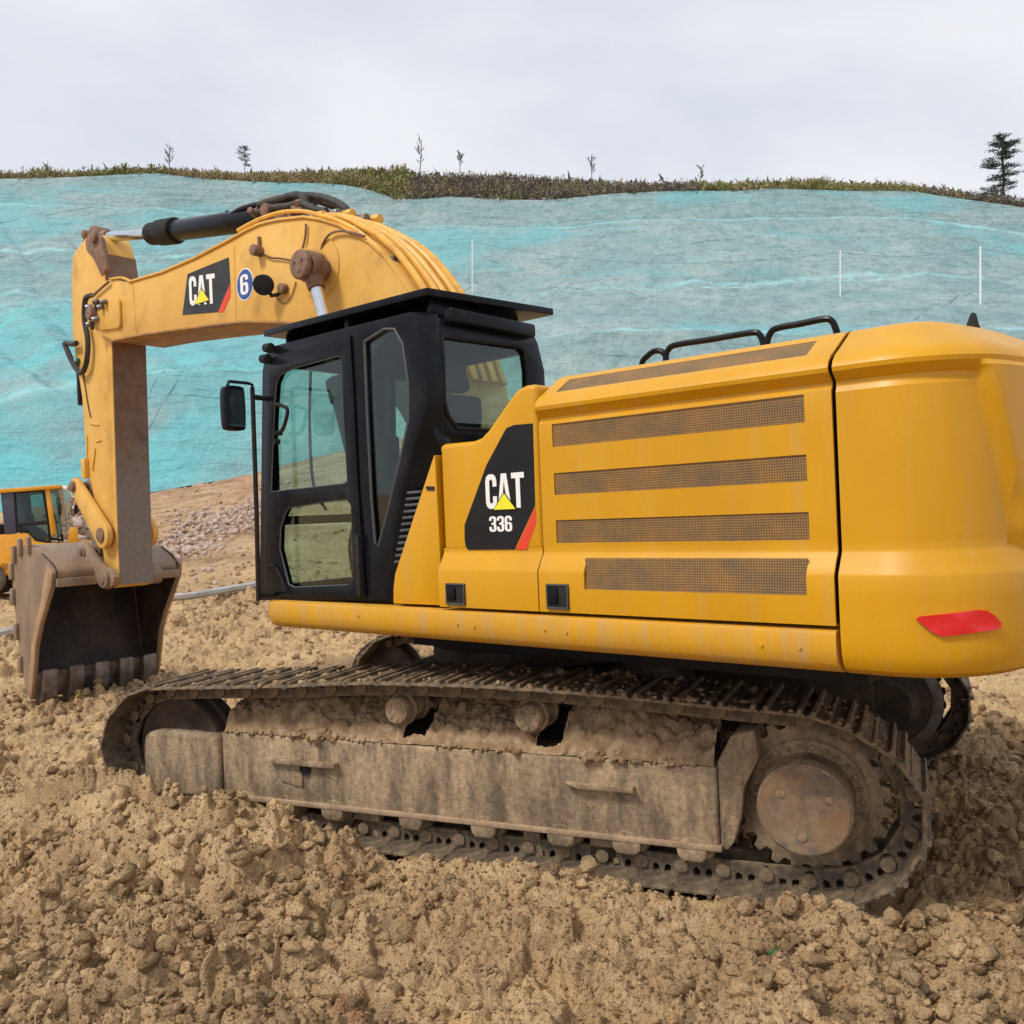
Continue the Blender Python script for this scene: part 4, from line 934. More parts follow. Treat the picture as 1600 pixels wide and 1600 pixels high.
# ------------------------------------------------------------------ TERRAIN
TI = MK.inverted()
def base_far(X):                     # height of the foot of the netted slope
    u = 800+X/44*FPX
    return np.interp(u, [-900,-300,0,230,400,560,800,1600,2600], [1.0,1.5,1.95,2.95,3.85,5.0,6.0,7.0,8.5])
def ground(X, Y, fine=True):
    X = np.asarray(X, float); Y = np.asarray(Y, float)
    Xl = np.clip(X, -9, 7)
    tilt = .0415*Xl*(1-.65*sstep(11,24,Y))
    z = tilt-.02
    t = np.clip((Y-13)/31, 0, 1.25); z = z+(base_far(X)+.15)*t**1.9
    z = z+.22*(fbm(X*.23+3, Y*.23, 3, 1)-.5)*sstep(5,12,Y)+1.2*(fbm(X*.09, Y*.09+4, 3, 5)-.5)*sstep(18,36,Y)*(1-sstep(40,46,Y))
    # machine frame coordinates
    xk = TI[0][0]*X+TI[0][1]*Y+TI[0][3]; yk = TI[1][0]*X+TI[1][1]*Y+TI[1][3]
    # soil pushed up along the front half of the near track
    hs = np.interp(xk, [-3.2,-2.6,-2.3,-1.83,-1.44,-1.13,-.97,-.62,-.25,.14,.3,.467,.72,.99,1.22,1.47,1.97,2.3,2.8,3.5], [0,.03,.05,.06,.06,.13,.16,.15,.11,.015,.05,.12,.20,.28,.31,.29,.30,.29,.16,0])
    dk = yk-1.88; side = np.where(dk > 0, np.exp(-(dk/.62)**2), np.exp(-(dk/.20)**2))
    z = z+side*hs+.26*np.exp(-(np.minimum(yk-1.85,0)/.26)**2)*(yk<1.85)*sstep(1.5,2.1,xk)*(1-sstep(2.9,3.4,xk))*.6
    z = z+.03*np.exp(-((yk-1.72)/.12)**2)*(np.abs(xk)<2.4)
    # softer mounds in front of and behind the machine
    z = z+.16*np.exp(-(((xk+3.6)/.8)**2+((yk-.4)/1.1)**2))+.14*np.exp(-(((xk+3.3)/.6)**2+((yk-1.9)/.5)**2))
    # keep the strip beneath the tracks low
    under = (1-sstep(.30,.36,np.abs(np.abs(yk)-1.295)))*(1-sstep(2.35,2.6,np.abs(xk)))
    z = z-.03*under*(1-sstep(.6,1.5,xk))
    if fine:
        near = 1-sstep(14,30,Y)
        wx = X+.06*(vnoise(X*9,Y*9,3)-.5)+.022*(vnoise(X*31,Y*31,5)-.5); wy = Y+.06*(vnoise(X*9+40,Y*9,4)-.5)+.022*(vnoise(X*31+9,Y*31,6)-.5)
        rough = (.15+1.25*sstep(.36,.64,fbm(X*.6,Y*.6,4,12)))*(1-.75*sstep(17,24,Y))
        und = 1-.8*under
        z = z+und*(.11*(fbm(wx*1.3,wy*1.3,4,21)-.5)+.62*clods(wx,wy,.33,31,.25,.62,.40)*rough*.85+.75*clods(wx,wy,.16,33,.3,.65,.75)*rough*(.9+.4*sstep(6,12,Y))
              +.85*clods(wx,wy,.075,35,.35,.7,.85)*(1-sstep(14,20,Y))+.8*clods(wx+.3,wy,.036,37,.35,.7,.9)*(1-sstep(8,12,Y))+.55*clods(wx,wy,.018,39,.35,.7,.9)*(1-sstep(4,6,Y)))-.035
        z = z-.03*sstep(.3,.7,np.sin(yk*9+xk*1.5))*np.exp(-((yk-3.3)/.5)**2)
        z = z-.075*sstep(.60,.70,fbm(wx*3.6,wy*3.6,3,44))*und
        z = z+.08*(fbm(X*.8,Y*1.6,3,50)-.5)*(1-near)+(.30*(fbm(X*.35,Y*1.1,4,57)-.5)+.10*(fbm(X*1.6,Y*3.,3,58)-.5))*sstep(13,20,Y)*(1-sstep(40,44,Y))
    return z
def soil_material(name, far=False):
    m = bpy.data.materials.new(name); m.use_nodes = True; nt = m.node_tree; nt.nodes.clear(); L = nt.links.new
    o = N(nt,'ShaderNodeOutputMaterial'); p = N(nt,'ShaderNodeBsdfPrincipled'); L(p.outputs[0], o.inputs[0])
    p.inputs['Roughness'].default_value = .95; p.inputs['Specular IOR Level'].default_value = .12
    tc = N(nt,'ShaderNodeTexCoord')
    def nz(sc, det=6, r=.6, off=(0,0,0), dist=0):
        mp = N(nt,'ShaderNodeMapping'); mp.inputs['Location'].default_value = off; L(tc.outputs['Object'], mp.inputs[0])
        n = N(nt,'ShaderNodeTexNoise'); n.inputs['Scale'].default_value = sc; n.inputs['Detail'].default_value = det; n.inputs['Roughness'].default_value = r; n.inputs['Distortion'].default_value = dist
        L(mp.outputs[0], n.inputs['Vector']); return n.outputs[0]
    def ramp(s, stops):
        r = N(nt,'ShaderNodeValToRGB'); e = r.color_ramp.elements
        while len(e) < len(stops): e.new(.5)
        for q, (a, c) in zip(e, stops): q.position = a; q.color = (*c,1)
        L(s, r.inputs[0]); return r.outputs[0]
    def mixc(f, a, b, k=1):
        x = N(nt,'ShaderNodeMix', data_type='RGBA'); mu = N(nt,'ShaderNodeMath', operation='MULTIPLY'); mu.inputs[1].default_value = k; L(f, mu.inputs[0]); L(mu.outputs[0], x.inputs[0])
        L(a, x.inputs[6]); 
        if isinstance(b, tuple): x.inputs[7].default_value = (*b,1)
        else: L(b, x.inputs[7])
        return x.outputs[2]
    def mr(s, a, b):
        r = N(nt,'ShaderNodeMapRange'); r.inputs[1].default_value = a; r.inputs[2].default_value = b; L(s, r.inputs[0]); return r.outputs[0]
    c = ramp(nz(1.3,8,.62), [(.28,(.22,.130,.060)),(.42,(.41,.255,.125)),(.55,(.54,.355,.180)),(.72,(.70,.485,.265))])
    c = mixc(mr(nz(14,5,.6,(3,1,0)),.45,.70), c, (.68,.48,.27), .6)
    c = mixc(mr(nz(5,5,.6,(9,4,0)),.52,.72), c, (.24,.16,.095), .6)
    c = mixc(mr(nz(2.1,4,.55,(20,7,0),.6),.58,.70), c, (.66,.42,.19), .7)
    c = mixc(mr(nz(1.9,4,.6,(31,17,0),.8),.66,.72), c, (.30,.095,.05), .7)
    c = mixc(mr(nz(60,3,.6,(1,9,3)),.40,.72), c, (.74,.55,.34), .35)
    rd = N(nt,'ShaderNodeSeparateXYZ'); L(tc.outputs['Object'], rd.inputs[0])
    fr_ = N(nt,'ShaderNodeMapRange'); fr_.inputs[1].default_value = 17; fr_.inputs[2].default_value = 28; L(rd.outputs[1], fr_.inputs[0])
    mpn = N(nt,'ShaderNodeMapping'); mpn.inputs['Scale'].default_value = (.25,1,1); L(tc.outputs['Object'], mpn.inputs[0]); nn_ = N(nt,'ShaderNodeTexNoise'); nn_.inputs['Scale'].default_value = .8; nn_.inputs['Detail'].default_value = 8; nn_.inputs['Roughness'].default_value = .68; L(mpn.outputs[0], nn_.inputs['Vector'])
    fcol = ramp(nn_.outputs[0], [(.36,(.22,.125,.075)),(.50,(.39,.245,.15)),(.62,(.53,.37,.23)),(.70,(.64,.47,.31))])
    c = mixc(fr_.outputs[0], c, fcol, .85)
    if far:
        ge = N(nt,'ShaderNodeNewGeometry'); rm = N(nt,'ShaderNodeMapRange'); rm.inputs[3].default_value = .60; rm.inputs[4].default_value = 1.30; L(ge.outputs['Random Per Island'], rm.inputs[0])
        hs_ = N(nt,'ShaderNodeHueSaturation'); L(rm.outputs[0], hs_.inputs['Value']); L(c, hs_.inputs['Color']); c = hs_.outputs[0]
    L(c, p.inputs['Base Color'])
    b = N(nt,'ShaderNodeBump'); b.inputs['Distance'].default_value = .030 if far else .022; L(nz(28,10,.74), b.inputs['Height'])
    vo = N(nt,'ShaderNodeTexVoronoi'); vo.inputs['Scale'].default_value = 62 if far else 95; L(tc.outputs['Object'], vo.inputs['Vector']); iv = N(nt,'ShaderNodeMath', operation='SUBTRACT'); iv.inputs[0].default_value = 1; L(vo.outputs['Distance'], iv.inputs[1])
    b2 = N(nt,'ShaderNodeBump'); b2.inputs['Distance'].default_value = .012 if far else .006; L(iv.outputs[0], b2.inputs['Height']); L(b.outputs[0], b2.inputs['Normal']); L(b2.outputs[0], p.inputs['Normal'])
    return m
soil = soil_material('loose_soil'); clodm = soil_material('soil_lumps', True)
def gridmesh(name, Xa, Ya, Za, m, smooth=True):
    ny, nx = Xa.shape; me = bpy.data.meshes.new(name)
    co = np.stack([Xa,Ya,Za], -1).reshape(-1,3).astype(np.float32)
    i = np.arange((ny-1)*(nx-1)); r = i//(nx-1); c = i%(nx-1); a = r*nx+c
    quad = np.stack([a,a+1,a+nx+1,a+nx], -1).astype(np.int32)
    me.vertices.add(len(co)); me.vertices.foreach_set('co', co.ravel())
    me.loops.add(quad.size); me.loops.foreach_set('vertex_index', quad.ravel())
    me.polygons.add(len(quad)); me.polygons.foreach_set('loop_start', np.arange(0,quad.size,4,dtype=np.int32)); me.polygons.foreach_set('loop_total', np.full(len(quad),4,np.int32))
    me.update(calc_edges=True); me.validate()
    if smooth: me.polygons.foreach_set('use_smooth', np.ones(len(quad),bool))
    me.materials.append(m); o = bpy.data.objects.new(name, me); COL.objects.link(o); return o
NYR, NXC = 1000, 980
yv = 1.9*np.exp(np.linspace(0, math.log(47/1.9), NYR)); tv = np.linspace(-.82,.82,NXC)
TT, YY = np.meshgrid(tv, yv); XX = TT*YY*(1+.5*np.abs(TT)**6)
gnd = gridmesh('ground', XX, YY, ground(XX,YY), soil); tag(gnd, kind='structure')
# the wider ground round the camera, coarser
ax = np.linspace(-160,160,321); ay = np.linspace(-60,52,225); AX, AY = np.meshgrid(ax, ay)
inside = (AY > 3.0) & (np.abs(AX) < .92*AY-1.3)
AZ = ground(AX, np.maximum(AY,0), False)-.12-.4*inside
o = gridmesh('surrounding_ground', AX, AY, AZ, soil); tag(o, kind='structure')
# loose clods and crumbs lying on the near ground
def clodfield(name, n, ymin, ymax, rlo, rhi, sub, seed, m, powr=2.2, xlim=.68, label=None, area=None):
    rs = np.random.RandomState(seed)
    bm = bmesh.new(); bmesh.ops.create_icosphere(bm, subdivisions=sub, radius=1); bm.verts.ensure_lookup_table()
    V = np.array([v.co[:] for v in bm.verts]); F = np.array([[v.index for v in f.verts] for f in bm.faces]); bm.free()
    protos = []
    for k in range(14):
        ph = rs.uniform(0,6.3,(8,)); fr = rs.uniform(1.5,4.5,(8,3)); r = np.ones(len(V))
        for j in range(8): r += (.15 if j<4 else .085)*np.sin(V@fr[j]*(1 if j<4 else 2.6)+ph[j])
        for j in range(11):                                   # a few broken, flattened faces
            nrm = rs.normal(size=3); nrm /= np.linalg.norm(nrm); d = (V*r[:,None])@nrm; lim = rs.uniform(.42,.8); r = np.where(d>lim, r*lim/np.maximum(d,1e-3), r)
        protos.append(V*r[:,None])
    if area is None:
        y = ymin*(ymax/ymin)**rs.uniform(0,1,n); x = rs.uniform(-xlim,xlim,n)*y
    else: x, y = area(rs, n)
    keep = (.12+1.25*sstep(.34,.64,fbm(x*.6,y*.6,4,12))) > rs.uniform(0,1.15,n)
    if name == 'soil_crumbs': keep[:] = True
    x = x[keep]; y = y[keep]
    xk = TI[0][0]*x+TI[0][1]*y+TI[0][3]; yk = TI[1][0]*x+TI[1][1]*y+TI[1][3]
    ok = ~((np.abs(np.abs(yk)-1.295)<.36) & (np.abs(xk)<2.62)); x = x[ok]; y = y[ok]
    r = rlo*(rhi/rlo)**(rs.uniform(0,1,len(x))**powr)
    z = ground(x,y)
    allv = []; allf = []; nv = len(V)
    for i in range(len(x)):
        P = protos[rs.randint(14)]; a = rs.uniform(0,6.3); c, s = math.cos(a), math.sin(a); b = rs.uniform(-.6,.6); cb, sb = math.cos(b), math.sin(b)
        R = np.array([[c,-s,0],[s,c,0],[0,0,1]])@np.array([[1,0,0],[0,cb,-sb],[0,sb,cb]])
        sc = r[i]*rs.uniform(.75,1.25,3)*np.array([1,1,.78])
        allv.append((P*sc)@R.T+np.array([x[i],y[i],z[i]+r[i]*rs.uniform(-.05,.35)])); 
    co = np.concatenate(allv).astype(np.float32); K = len(x)
    fa = (F[None]+(np.arange(K)*nv)[:,None,None]).reshape(-1,3).astype(np.int32)
    me = bpy.data.meshes.new(name); me.vertices.add(len(co)); me.vertices.foreach_set('co', co.ravel())
    me.loops.add(fa.size); me.loops.foreach_set('vertex_index', fa.ravel()); me.polygons.add(len(fa))
    me.polygons.foreach_set('loop_start', np.arange(0,fa.size,3,dtype=np.int32)); me.polygons.foreach_set('loop_total', np.full(len(fa),3,np.int32))
    me.polygons.foreach_set('use_smooth', np.ones(len(fa),bool)); me.update(calc_edges=True); me.materials.append(m)
    o = bpy.data.objects.new(name, me); COL.objects.link(o); tag(o, label, kind='stuff'); print(name, K); return o
clodfield('soil_clods', 52000, 2.1, 12, .007, .066, 2, 5, clodm, 3.6, label='loose brown soil clods scattered over the ground')
clodfield('soil_crumbs', 62000, 2.0, 7.5, .004, .016, 1, 6, clodm, 1.4, label='fine crumbs of soil between the clods')
clodfield('far_clods', 15000, 8, 24, .02, .10, 1, 8, clodm, 2.4, .75, label='lumps of soil on the ground beyond the excavator')
clodfield('far_stones', 9000, 15, 41, .025, .13, 1, 18, clodm, 2.6, .75, label='scattered small stones on the reddish ground before the netted slope')
# ------------------------------------------------------------------ HILLSIDE under green netting
CU = [-1200,-600,-200,0,60,120,180,240,330,430,500,540,575,600,620,660,700,790,860,950,1000,1060,1150,1200,1260,1330,1420,1500,1560,1600,1800,2300,3000]
CV = [330,300,286,281,280,278,275,272,282,287,288,291,298,306,314,313,309,314,314,305,302,300,300,296,298,300,300,312,320,326,345,380,420]
YC = 95.
def crestz(X, Yc=YC): return CAM_H+(800-np.interp(800+X/Yc*FPX, CU, CV))*Yc/FPX
PS = [0,.14,.19,.50,.545,.70,.725,.90,.925,1.0]              # distance along the slope (0 foot, 1 crest)
PZ = [0,.20,.215,.455,.465,.635,.64,.845,.85,1.0]
def hill(A, Sx, disp=True):
    """A: X at the crest distance, Sx: 0..1 up the slope -> x, y, z"""
    foot = 43.5-5*sstep(-20,-75,A)+3*(fbm(A*.05,A*0,3,71)-.5)
    Y = foot+(YC-foot)*Sx
    X = A*Y/YC*(1+.0*A)
    zb = base_far(X*44/Y)-.25; zc = crestz(A)
    wob = .022*(fbm(A*.045, Sx*0, 3, 77)-.5)*2*np.sin(np.pi*np.clip(Sx,0,1))
    s2 = np.clip(Sx+wob,0,1); p = np.interp(s2, PS, PZ)
    lin = np.interp(s2, [0,.5,1],[0,.46,1]); k = sstep(-30,-62,A)*.65; p = p*(1-k)+lin*k
    Z = zb+(zc-zb)*p
    if disp:
        e = np.sin(np.pi*np.clip(Sx,0,1))**.7
        Z = Z+e*(2.0*(fbm(X*.055,Sx*5,4,80)-.5)+.75*(fbm(X*.30,Sx*22,4,82)-.5)+.32*(fbm(X*1.1,Sx*60,3,84)-.5))
        Z = Z+e*2.2*(fbm((X+Y*.7)*.26,(X-Y)*.03,2,87)-.5)*sstep(-6,-34,A)*(1-sstep(.55,.8,Sx))
        # hanging folds of the net, slanting down the left part of the slope
        fo = np.abs(fbm((X+Y*.9)*.22, (X-Y)*.035, 3, 88)-.5)*2
        Z = Z-e*.45*(1-sstep(0,.45,fo))*sstep(10,-30,X)
    return X, Y, Z
aa = np.concatenate([np.linspace(-150,-64,70), np.linspace(-63.5,63.5,620), np.linspace(64,150,70)]); ss = np.linspace(0,1,330)
AA, S2 = np.meshgrid(aa, ss); HX, HY, HZ = hill(AA, S2)
net = bpy.data.materials.new('green_debris_netting'); net.use_nodes = True; nt = net.node_tree; nt.nodes.clear(); L = nt.links.new
o = N(nt,'ShaderNodeOutputMaterial'); p = N(nt,'ShaderNodeBsdfPrincipled'); L(p.outputs[0], o.inputs[0]); p.inputs['Roughness'].default_value = .7; p.inputs['Specular IOR Level'].default_value = .25
tc = N(nt,'ShaderNodeTexCoord')
def nzz(sc, det=5, r=.6, st=(1,1,1), rot=(0,0,0), off=(0,0,0), dist=0):
    mp = N(nt,'ShaderNodeMapping'); mp.inputs['Scale'].default_value = st; mp.inputs['Rotation'].default_value = rot; mp.inputs['Location'].default_value = off; L(tc.outputs['Object'], mp.inputs[0])
    n = N(nt,'ShaderNodeTexNoise'); n.inputs['Scale'].default_value = sc; n.inputs['Detail'].default_value = det; n.inputs['Roughness'].default_value = r; n.inputs['Distortion'].default_value = dist
    L(mp.outputs[0], n.inputs['Vector']); return n.outputs[0]
def mrr(s, a, b, lo=0, hi=1):
    r = N(nt,'ShaderNodeMapRange'); r.inputs[1].default_value = a; r.inputs[2].default_value = b; r.inputs[3].default_value = lo; r.inputs[4].default_value = hi; L(s, r.inputs[0]); return r.outputs[0]
def mxx(f, a, b):
    x = N(nt,'ShaderNodeMix', data_type='RGBA'); L(f, x.inputs[0])
    for i, q in ((6,a),(7,b)):
        if isinstance(q, tuple): x.inputs[i].default_value = (*q,1)
        else: L(q, x.inputs[i])
    return x.outputs[2]
c = mxx(mrr(nzz(.16,6,.62,(1,1,2.0)),.40,.62), (.255,.385,.39), (.36,.455,.445))
c = mxx(mrr(nzz(.75,6,.7,(1,.5,1.4)),.47,.70,0,.75), c, (.15,.26,.265))
c = mxx(mrr(nzz(2.6,4,.7,(1,.4,1.2),(0,0,0),(7,3,1)),.50,.72,0,.55), c, (.11,.19,.18))
c = mxx(mrr(nzz(.055,4,.55,(1,1,3.0),(0,0,0),(9,0,2)),.50,.60,0,.75), c, (.18,.46,.49))
# doubled net along the benches: brighter cyan bands (attribute painted from the slope profile)
at = N(nt,'ShaderNodeAttribute'); at.attribute_name = 'bench'
th = N(nt,'ShaderNodeMath', operation='MULTIPLY'); L(at.outputs['Fac'], th.inputs[0]); L(mrr(nzz(.5,3,.5,(1,.3,1)),.35,.6,.35,1), th.inputs[1])
c = mxx(th.outputs[0], c, (.36,.68,.69))
at2 = N(nt,'ShaderNodeAttribute'); at2.attribute_name = 'lowleft'
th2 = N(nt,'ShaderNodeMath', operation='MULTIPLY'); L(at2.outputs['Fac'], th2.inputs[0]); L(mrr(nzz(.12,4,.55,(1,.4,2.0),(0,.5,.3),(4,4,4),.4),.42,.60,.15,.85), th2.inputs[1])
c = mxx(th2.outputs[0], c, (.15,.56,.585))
c = mxx(mrr(nzz(.35,3,.5,(1,.2,1.5),(0,0,0),(55,2,8)),.735,.76,0,.8), c, (.38,.24,.16))
c = mxx(mrr(nzz(6,5,.75,(1,.4,1.3),(0,0,0),(2,8,5)),.52,.72,0,.5), c, (.13,.25,.25))
L(c, p.inputs['Base Color'])
b = N(nt,'ShaderNodeBump'); b.inputs['Distance'].default_value = .35; L(nzz(1.1,8,.7,(1,.5,1)), b.inputs['Height'])
b2 = N(nt,'ShaderNodeBump'); b2.inputs['Distance'].default_value = .55; L(nzz(.5,4,.6,(.35,.5,2.6),(0,.55,0),(1,1,1),.6), b2.inputs['Height']); L(b.outputs[0], b2.inputs['Normal']); L(b2.outputs[0], p.inputs['Normal'])
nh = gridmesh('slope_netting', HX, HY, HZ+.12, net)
bn_ = np.zeros_like(S2)
wobl = .022*(fbm(AA*.045, S2*0, 3, 77)-.5)*2*np.sin(np.pi*S2); sw = S2+wobl
for c0, w_ in ((.165,.012),(.50,.006),(.55,.006),(.71,.008),(.90,.006)): bn_ = np.maximum(bn_, np.exp(-((sw-c0-.008*(fbm(AA*.12,S2*0,2,int(c0*100))-.5))/w_)**2))
bn_ *= .4+.8*fbm(AA*.09, S2*3, 3, 66)
bn_ = np.clip(bn_,0,1)
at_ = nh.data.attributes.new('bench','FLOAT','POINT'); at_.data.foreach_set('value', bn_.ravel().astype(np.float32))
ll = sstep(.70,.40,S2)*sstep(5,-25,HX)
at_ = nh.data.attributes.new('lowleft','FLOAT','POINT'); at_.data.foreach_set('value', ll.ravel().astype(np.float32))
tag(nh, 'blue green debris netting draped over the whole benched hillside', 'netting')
# overlapping strips: thin ropes and seams on the net
def hp_(A, s, lift=.25):
    x, y, z = hill(np.array([float(A)]), np.array([float(s)])); return Vector((x[0],y[0],z[0]+lift))
sc_m = mat('seam_cord', (.16,.33,.34), rough=.8)
rr = random.Random(9)
for k in range(18):
    A0 = rr.uniform(-60,62); s0 = rr.uniform(.1,.95); dA = rr.uniform(4,16)*rr.choice((-1,1)); ds = -rr.uniform(.08,.22)
    G().tube([hp_(A0+dA*t, max(.02,s0+ds*t), .13) for t in np.linspace(0,1,14)], .022, 4).build('seam_cord', sc_m, nh)
# terrain behind and above the crest
hb = mat('hill_soil', (.30,.17,.10), (.22,.14,.085), scale=.6, rough=.95, dirt=(.36,.24,.15), dscale=1.5, damt=.6)
A3, Q3 = np.meshgrid(np.linspace(-150,150,301), np.linspace(0,1,40))
BX = A3*(1+.9*Q3); BY_ = YC+.05+70*Q3; BZ = crestz(A3)-.25+.9*sstep(0,.04,Q3)-8*Q3**2
tag(gridmesh('hill', BX, BY_, BZ, hb), kind='structure')
o = gridmesh('hillside_terrain', *hill(AA[::3,::3]*1.0, S2[::3,::3], False), hb); o.location.z = -1.6; tag(o, kind='structure')
# scrub along the crest: blades and twigs, one mass nobody could count
def scrub():
    rs = np.random.RandomState(3)
    VU = [-800,-200,0,70,180,300,400,520,600,640,680,760,840,920,1000,1100,1180,1270,1350,1440,1500,1600,2400]
    VV = [312,284,273,262,252,255,252,248,239,243,252,250,256,263,270,272,270,264,275,279,288,307,392]
    nb = 6500; A = rs.uniform(-78,78,nb); q = rs.uniform(0,1,nb)**.85; u = 800+A/YC*FPX
    top = CAM_H+(800-np.interp(u,VU,VV))*(YC+3)/FPX; zc = crestz(A); H = np.maximum(.7, top-zc)
    y = YC+.2+q*6; x = A*y/YC; cl = fbm(A*.5, q*3., 3, 95); R_ = (.30+.7*cl)*rs.uniform(.6,1.3,nb)*np.minimum(1.5,H*.62+.35)
    zb_ = zc-.12+np.maximum(0,H-R_*1.0)*q*rs.uniform(.85,1.05,nb)
    brown = ((u>640)&(u<1090))|(u>1440)
    tone = fbm(A*.12, q*2+.3, 3, 90)+rs.uniform(-.12,.12,nb)
    kind = np.where(brown & (rs.rand(nb)<.8), 1, np.where(tone>.47, 0, 2)); K = 44
    cx = np.repeat(x,K); cy = np.repeat(y,K); cz = np.repeat(zb_,K); rr = np.repeat(R_,K); n = nb*K
    d_ = rs.normal(size=(n,3)); d_ /= np.linalg.norm(d_,axis=1)[:,None]; d_ *= (rs.uniform(0,1,n)**.45)[:,None]
    P = np.stack([cx+d_[:,0]*rr*1.15, cy+d_[:,1]*rr, cz+np.abs(d_[:,2])*rr*1.15], -1)
    up = np.stack([rs.normal(0,.35,n), rs.normal(0,.35,n), rs.uniform(.3,1,n)], -1)*(rs.uniform(.10,.42,n)*np.where(rs.rand(n)<.04,2.4,1))[:,None]
    sd_ = rs.normal(size=(n,3))*.055+np.cross(up, rs.normal(size=(n,3)))*.14
    co = np.stack([P-sd_, P+sd_, P+up], 1).reshape(-1,3).astype(np.float32)
    me = bpy.data.meshes.new('scrub'); me.vertices.add(len(co)); me.vertices.foreach_set('co', co.ravel())
    me.loops.add(len(co)); me.loops.foreach_set('vertex_index', np.arange(len(co),dtype=np.int32)); me.polygons.add(n)
    me.polygons.foreach_set('loop_start', np.arange(0,len(co),3,dtype=np.int32)); me.polygons.foreach_set('loop_total', np.full(n,3,np.int32))
    me.polygons.foreach_set('material_index', np.repeat(kind,K).astype(np.int32)); me.update(calc_edges=True)
    for c_ in ((.27,.26,.10),(.22,.18,.145),(.38,.30,.155)): me.materials.append(mat('scrub_%d'%len(MATS), c_, tuple(k*.6 for k in c_), scale=1.2, rough=.9, spec=.1))
    o = bpy.data.objects.new('scrub', me); COL.objects.link(o); tag(o, 'olive and brown scrub along the hill crest', kind='stuff')
scrub()
bark = mat('dark_bark', (.05,.04,.035), (.09,.075,.06), scale=5, rough=.9); twig = mat('pale_twigs', (.22,.20,.19), (.15,.135,.125), scale=3, rough=.9)
needle = mat('pine_needles', (.018,.034,.022), (.035,.055,.03), scale=1.2, rough=.85, spec=.2)
def conifer(u, vbase, vtop, label, seed, levels, wid, top):
    Y = YC+2; x = (u-800)/FPX*Y; z0 = CAM_H+(800-vbase)/FPX*Y; H = (vbase-vtop)/FPX*Y
    t = empty('pine_tree', loc=(x,Y,z0)); tag(t, label, 'tree')
    rr = random.Random(seed); g = G(); g.tube([(0,0,-.6),(.03*H,0,H*.35),(.01*H,0,H*.7),(.02*H,0,H*.96)], .016*H, 7, smooth=3)
    c = G(); rs = random.Random(seed+1)
    for k in range(levels):
        f = .16+.80*k/(levels-1)
        nb = 7 if f < .75 else 8
        for j in range(nb):
            a = rs.uniform(0,6.28); ln = wid*H*(.62+.5*rs.random())*(1-.15*abs(f-.45)/.45 if f < .8 else (1-f)*2.7+.3)
            if rs.random() < .26: continue
            zz = H*(f+rs.uniform(-.02,.02)); e = Vector((math.cos(a)*ln, math.sin(a)*ln, zz+ln*rs.uniform(.05,.30)))
            g.tube([(.015*H,0,zz),tuple((Vector((0,0,zz))+e)*.5-Vector((0,0,.02*H))),tuple(e)], .004*H, 4)
            for b in range(95):
                s = rs.random()**.6; q = Vector((.015*H,0,zz)).lerp(e, .3+.75*s)+Vector((rs.gauss(0,.032*H),rs.gauss(0,.032*H),rs.gauss(.008*H,.010*H)))
                d = Vector((rs.gauss(0,1),rs.gauss(0,1),rs.gauss(.5,.7))).normalized()*rs.uniform(.012,.026)*H; w_ = d.cross(Vector((rs.random(),rs.random(),rs.random()))).normalized()*.006*H
                c.faces([q-w_, q+w_, q+d], [(0,1,2)])
    g.build('trunk', bark, t); 
    me = bpy.data.meshes.new('crown'); c.bm.to_mesh(me); c.bm.free(); me.materials.append(needle); o = bpy.data.objects.new('crown', me); COL.objects.link(o); o.parent = t
conifer(1565, 322, 212, 'tall dark pine standing alone at the right end of the hill crest', 3, 12, .25, 1)
conifer(382, 264, 229, 'small dark conifer on the crest above the excavator boom', 8, 10, .36, 1)
def sapling(u, vb, vt, label, seed, sp=.22):
    Y = YC+2.5; x = (u-800)/FPX*Y; z0 = CAM_H+(800-vb)/FPX*Y; H = (vb-vt)/FPX*Y; rr = random.Random(seed)
    t = G()
    t.tube([(0,0,-.5),(rr.uniform(-.05,.05)*H,0,H*.5),(rr.uniform(-.05,.05)*H,0,H)], .012*H+.02, 5)
    def br(p, d, l, dep):
        q = p+d*l; t.tube([tuple(p),tuple((p+q)/2+Vector((0,0,-.01))),tuple(q)], .012+.008*dep, 4)
        if dep > 0:
            for _ in range(3): br(p+d*l*rr.uniform(.3,1), (d+Vector((rr.uniform(-.6,.6),rr.uniform(-.6,.6),rr.uniform(0,.7)))).normalized(), l*rr.uniform(.4,.65), dep-1)
    for k in range(14):
        f = rr.uniform(.12,.95); a = rr.uniform(0,6.28); br(Vector((0,0,H*f)), Vector((math.cos(a)*.7,math.sin(a)*.7,.75)).normalized(), H*sp*rr.uniform(.7,1.2), 2)
    o = t.build('bare_sapling', twig, None); o.location = (x,Y,z0); tag(o, label, 'tree', 'bare saplings on the hill crest')
sapling(265,262,228,'pale bare sapling left of the small conifer on the crest',1)
sapling(656,262,219,'tallest bare sapling, straight above the boom hoses on the crest',2,.16)
sapling(719,264,238,'short spreading bare sapling right of the tallest one on the crest',3,.3)
sapling(925,276,249,'bare forked sapling on the crest above the cab roof corner',4,.28)
sapling(72,276,257,'small twiggy sapling at the far left end of the crest',5,.3)
sapling(1095,282,262,'lowest bare sapling in the middle of the crest, right of the forked one',6,.3)
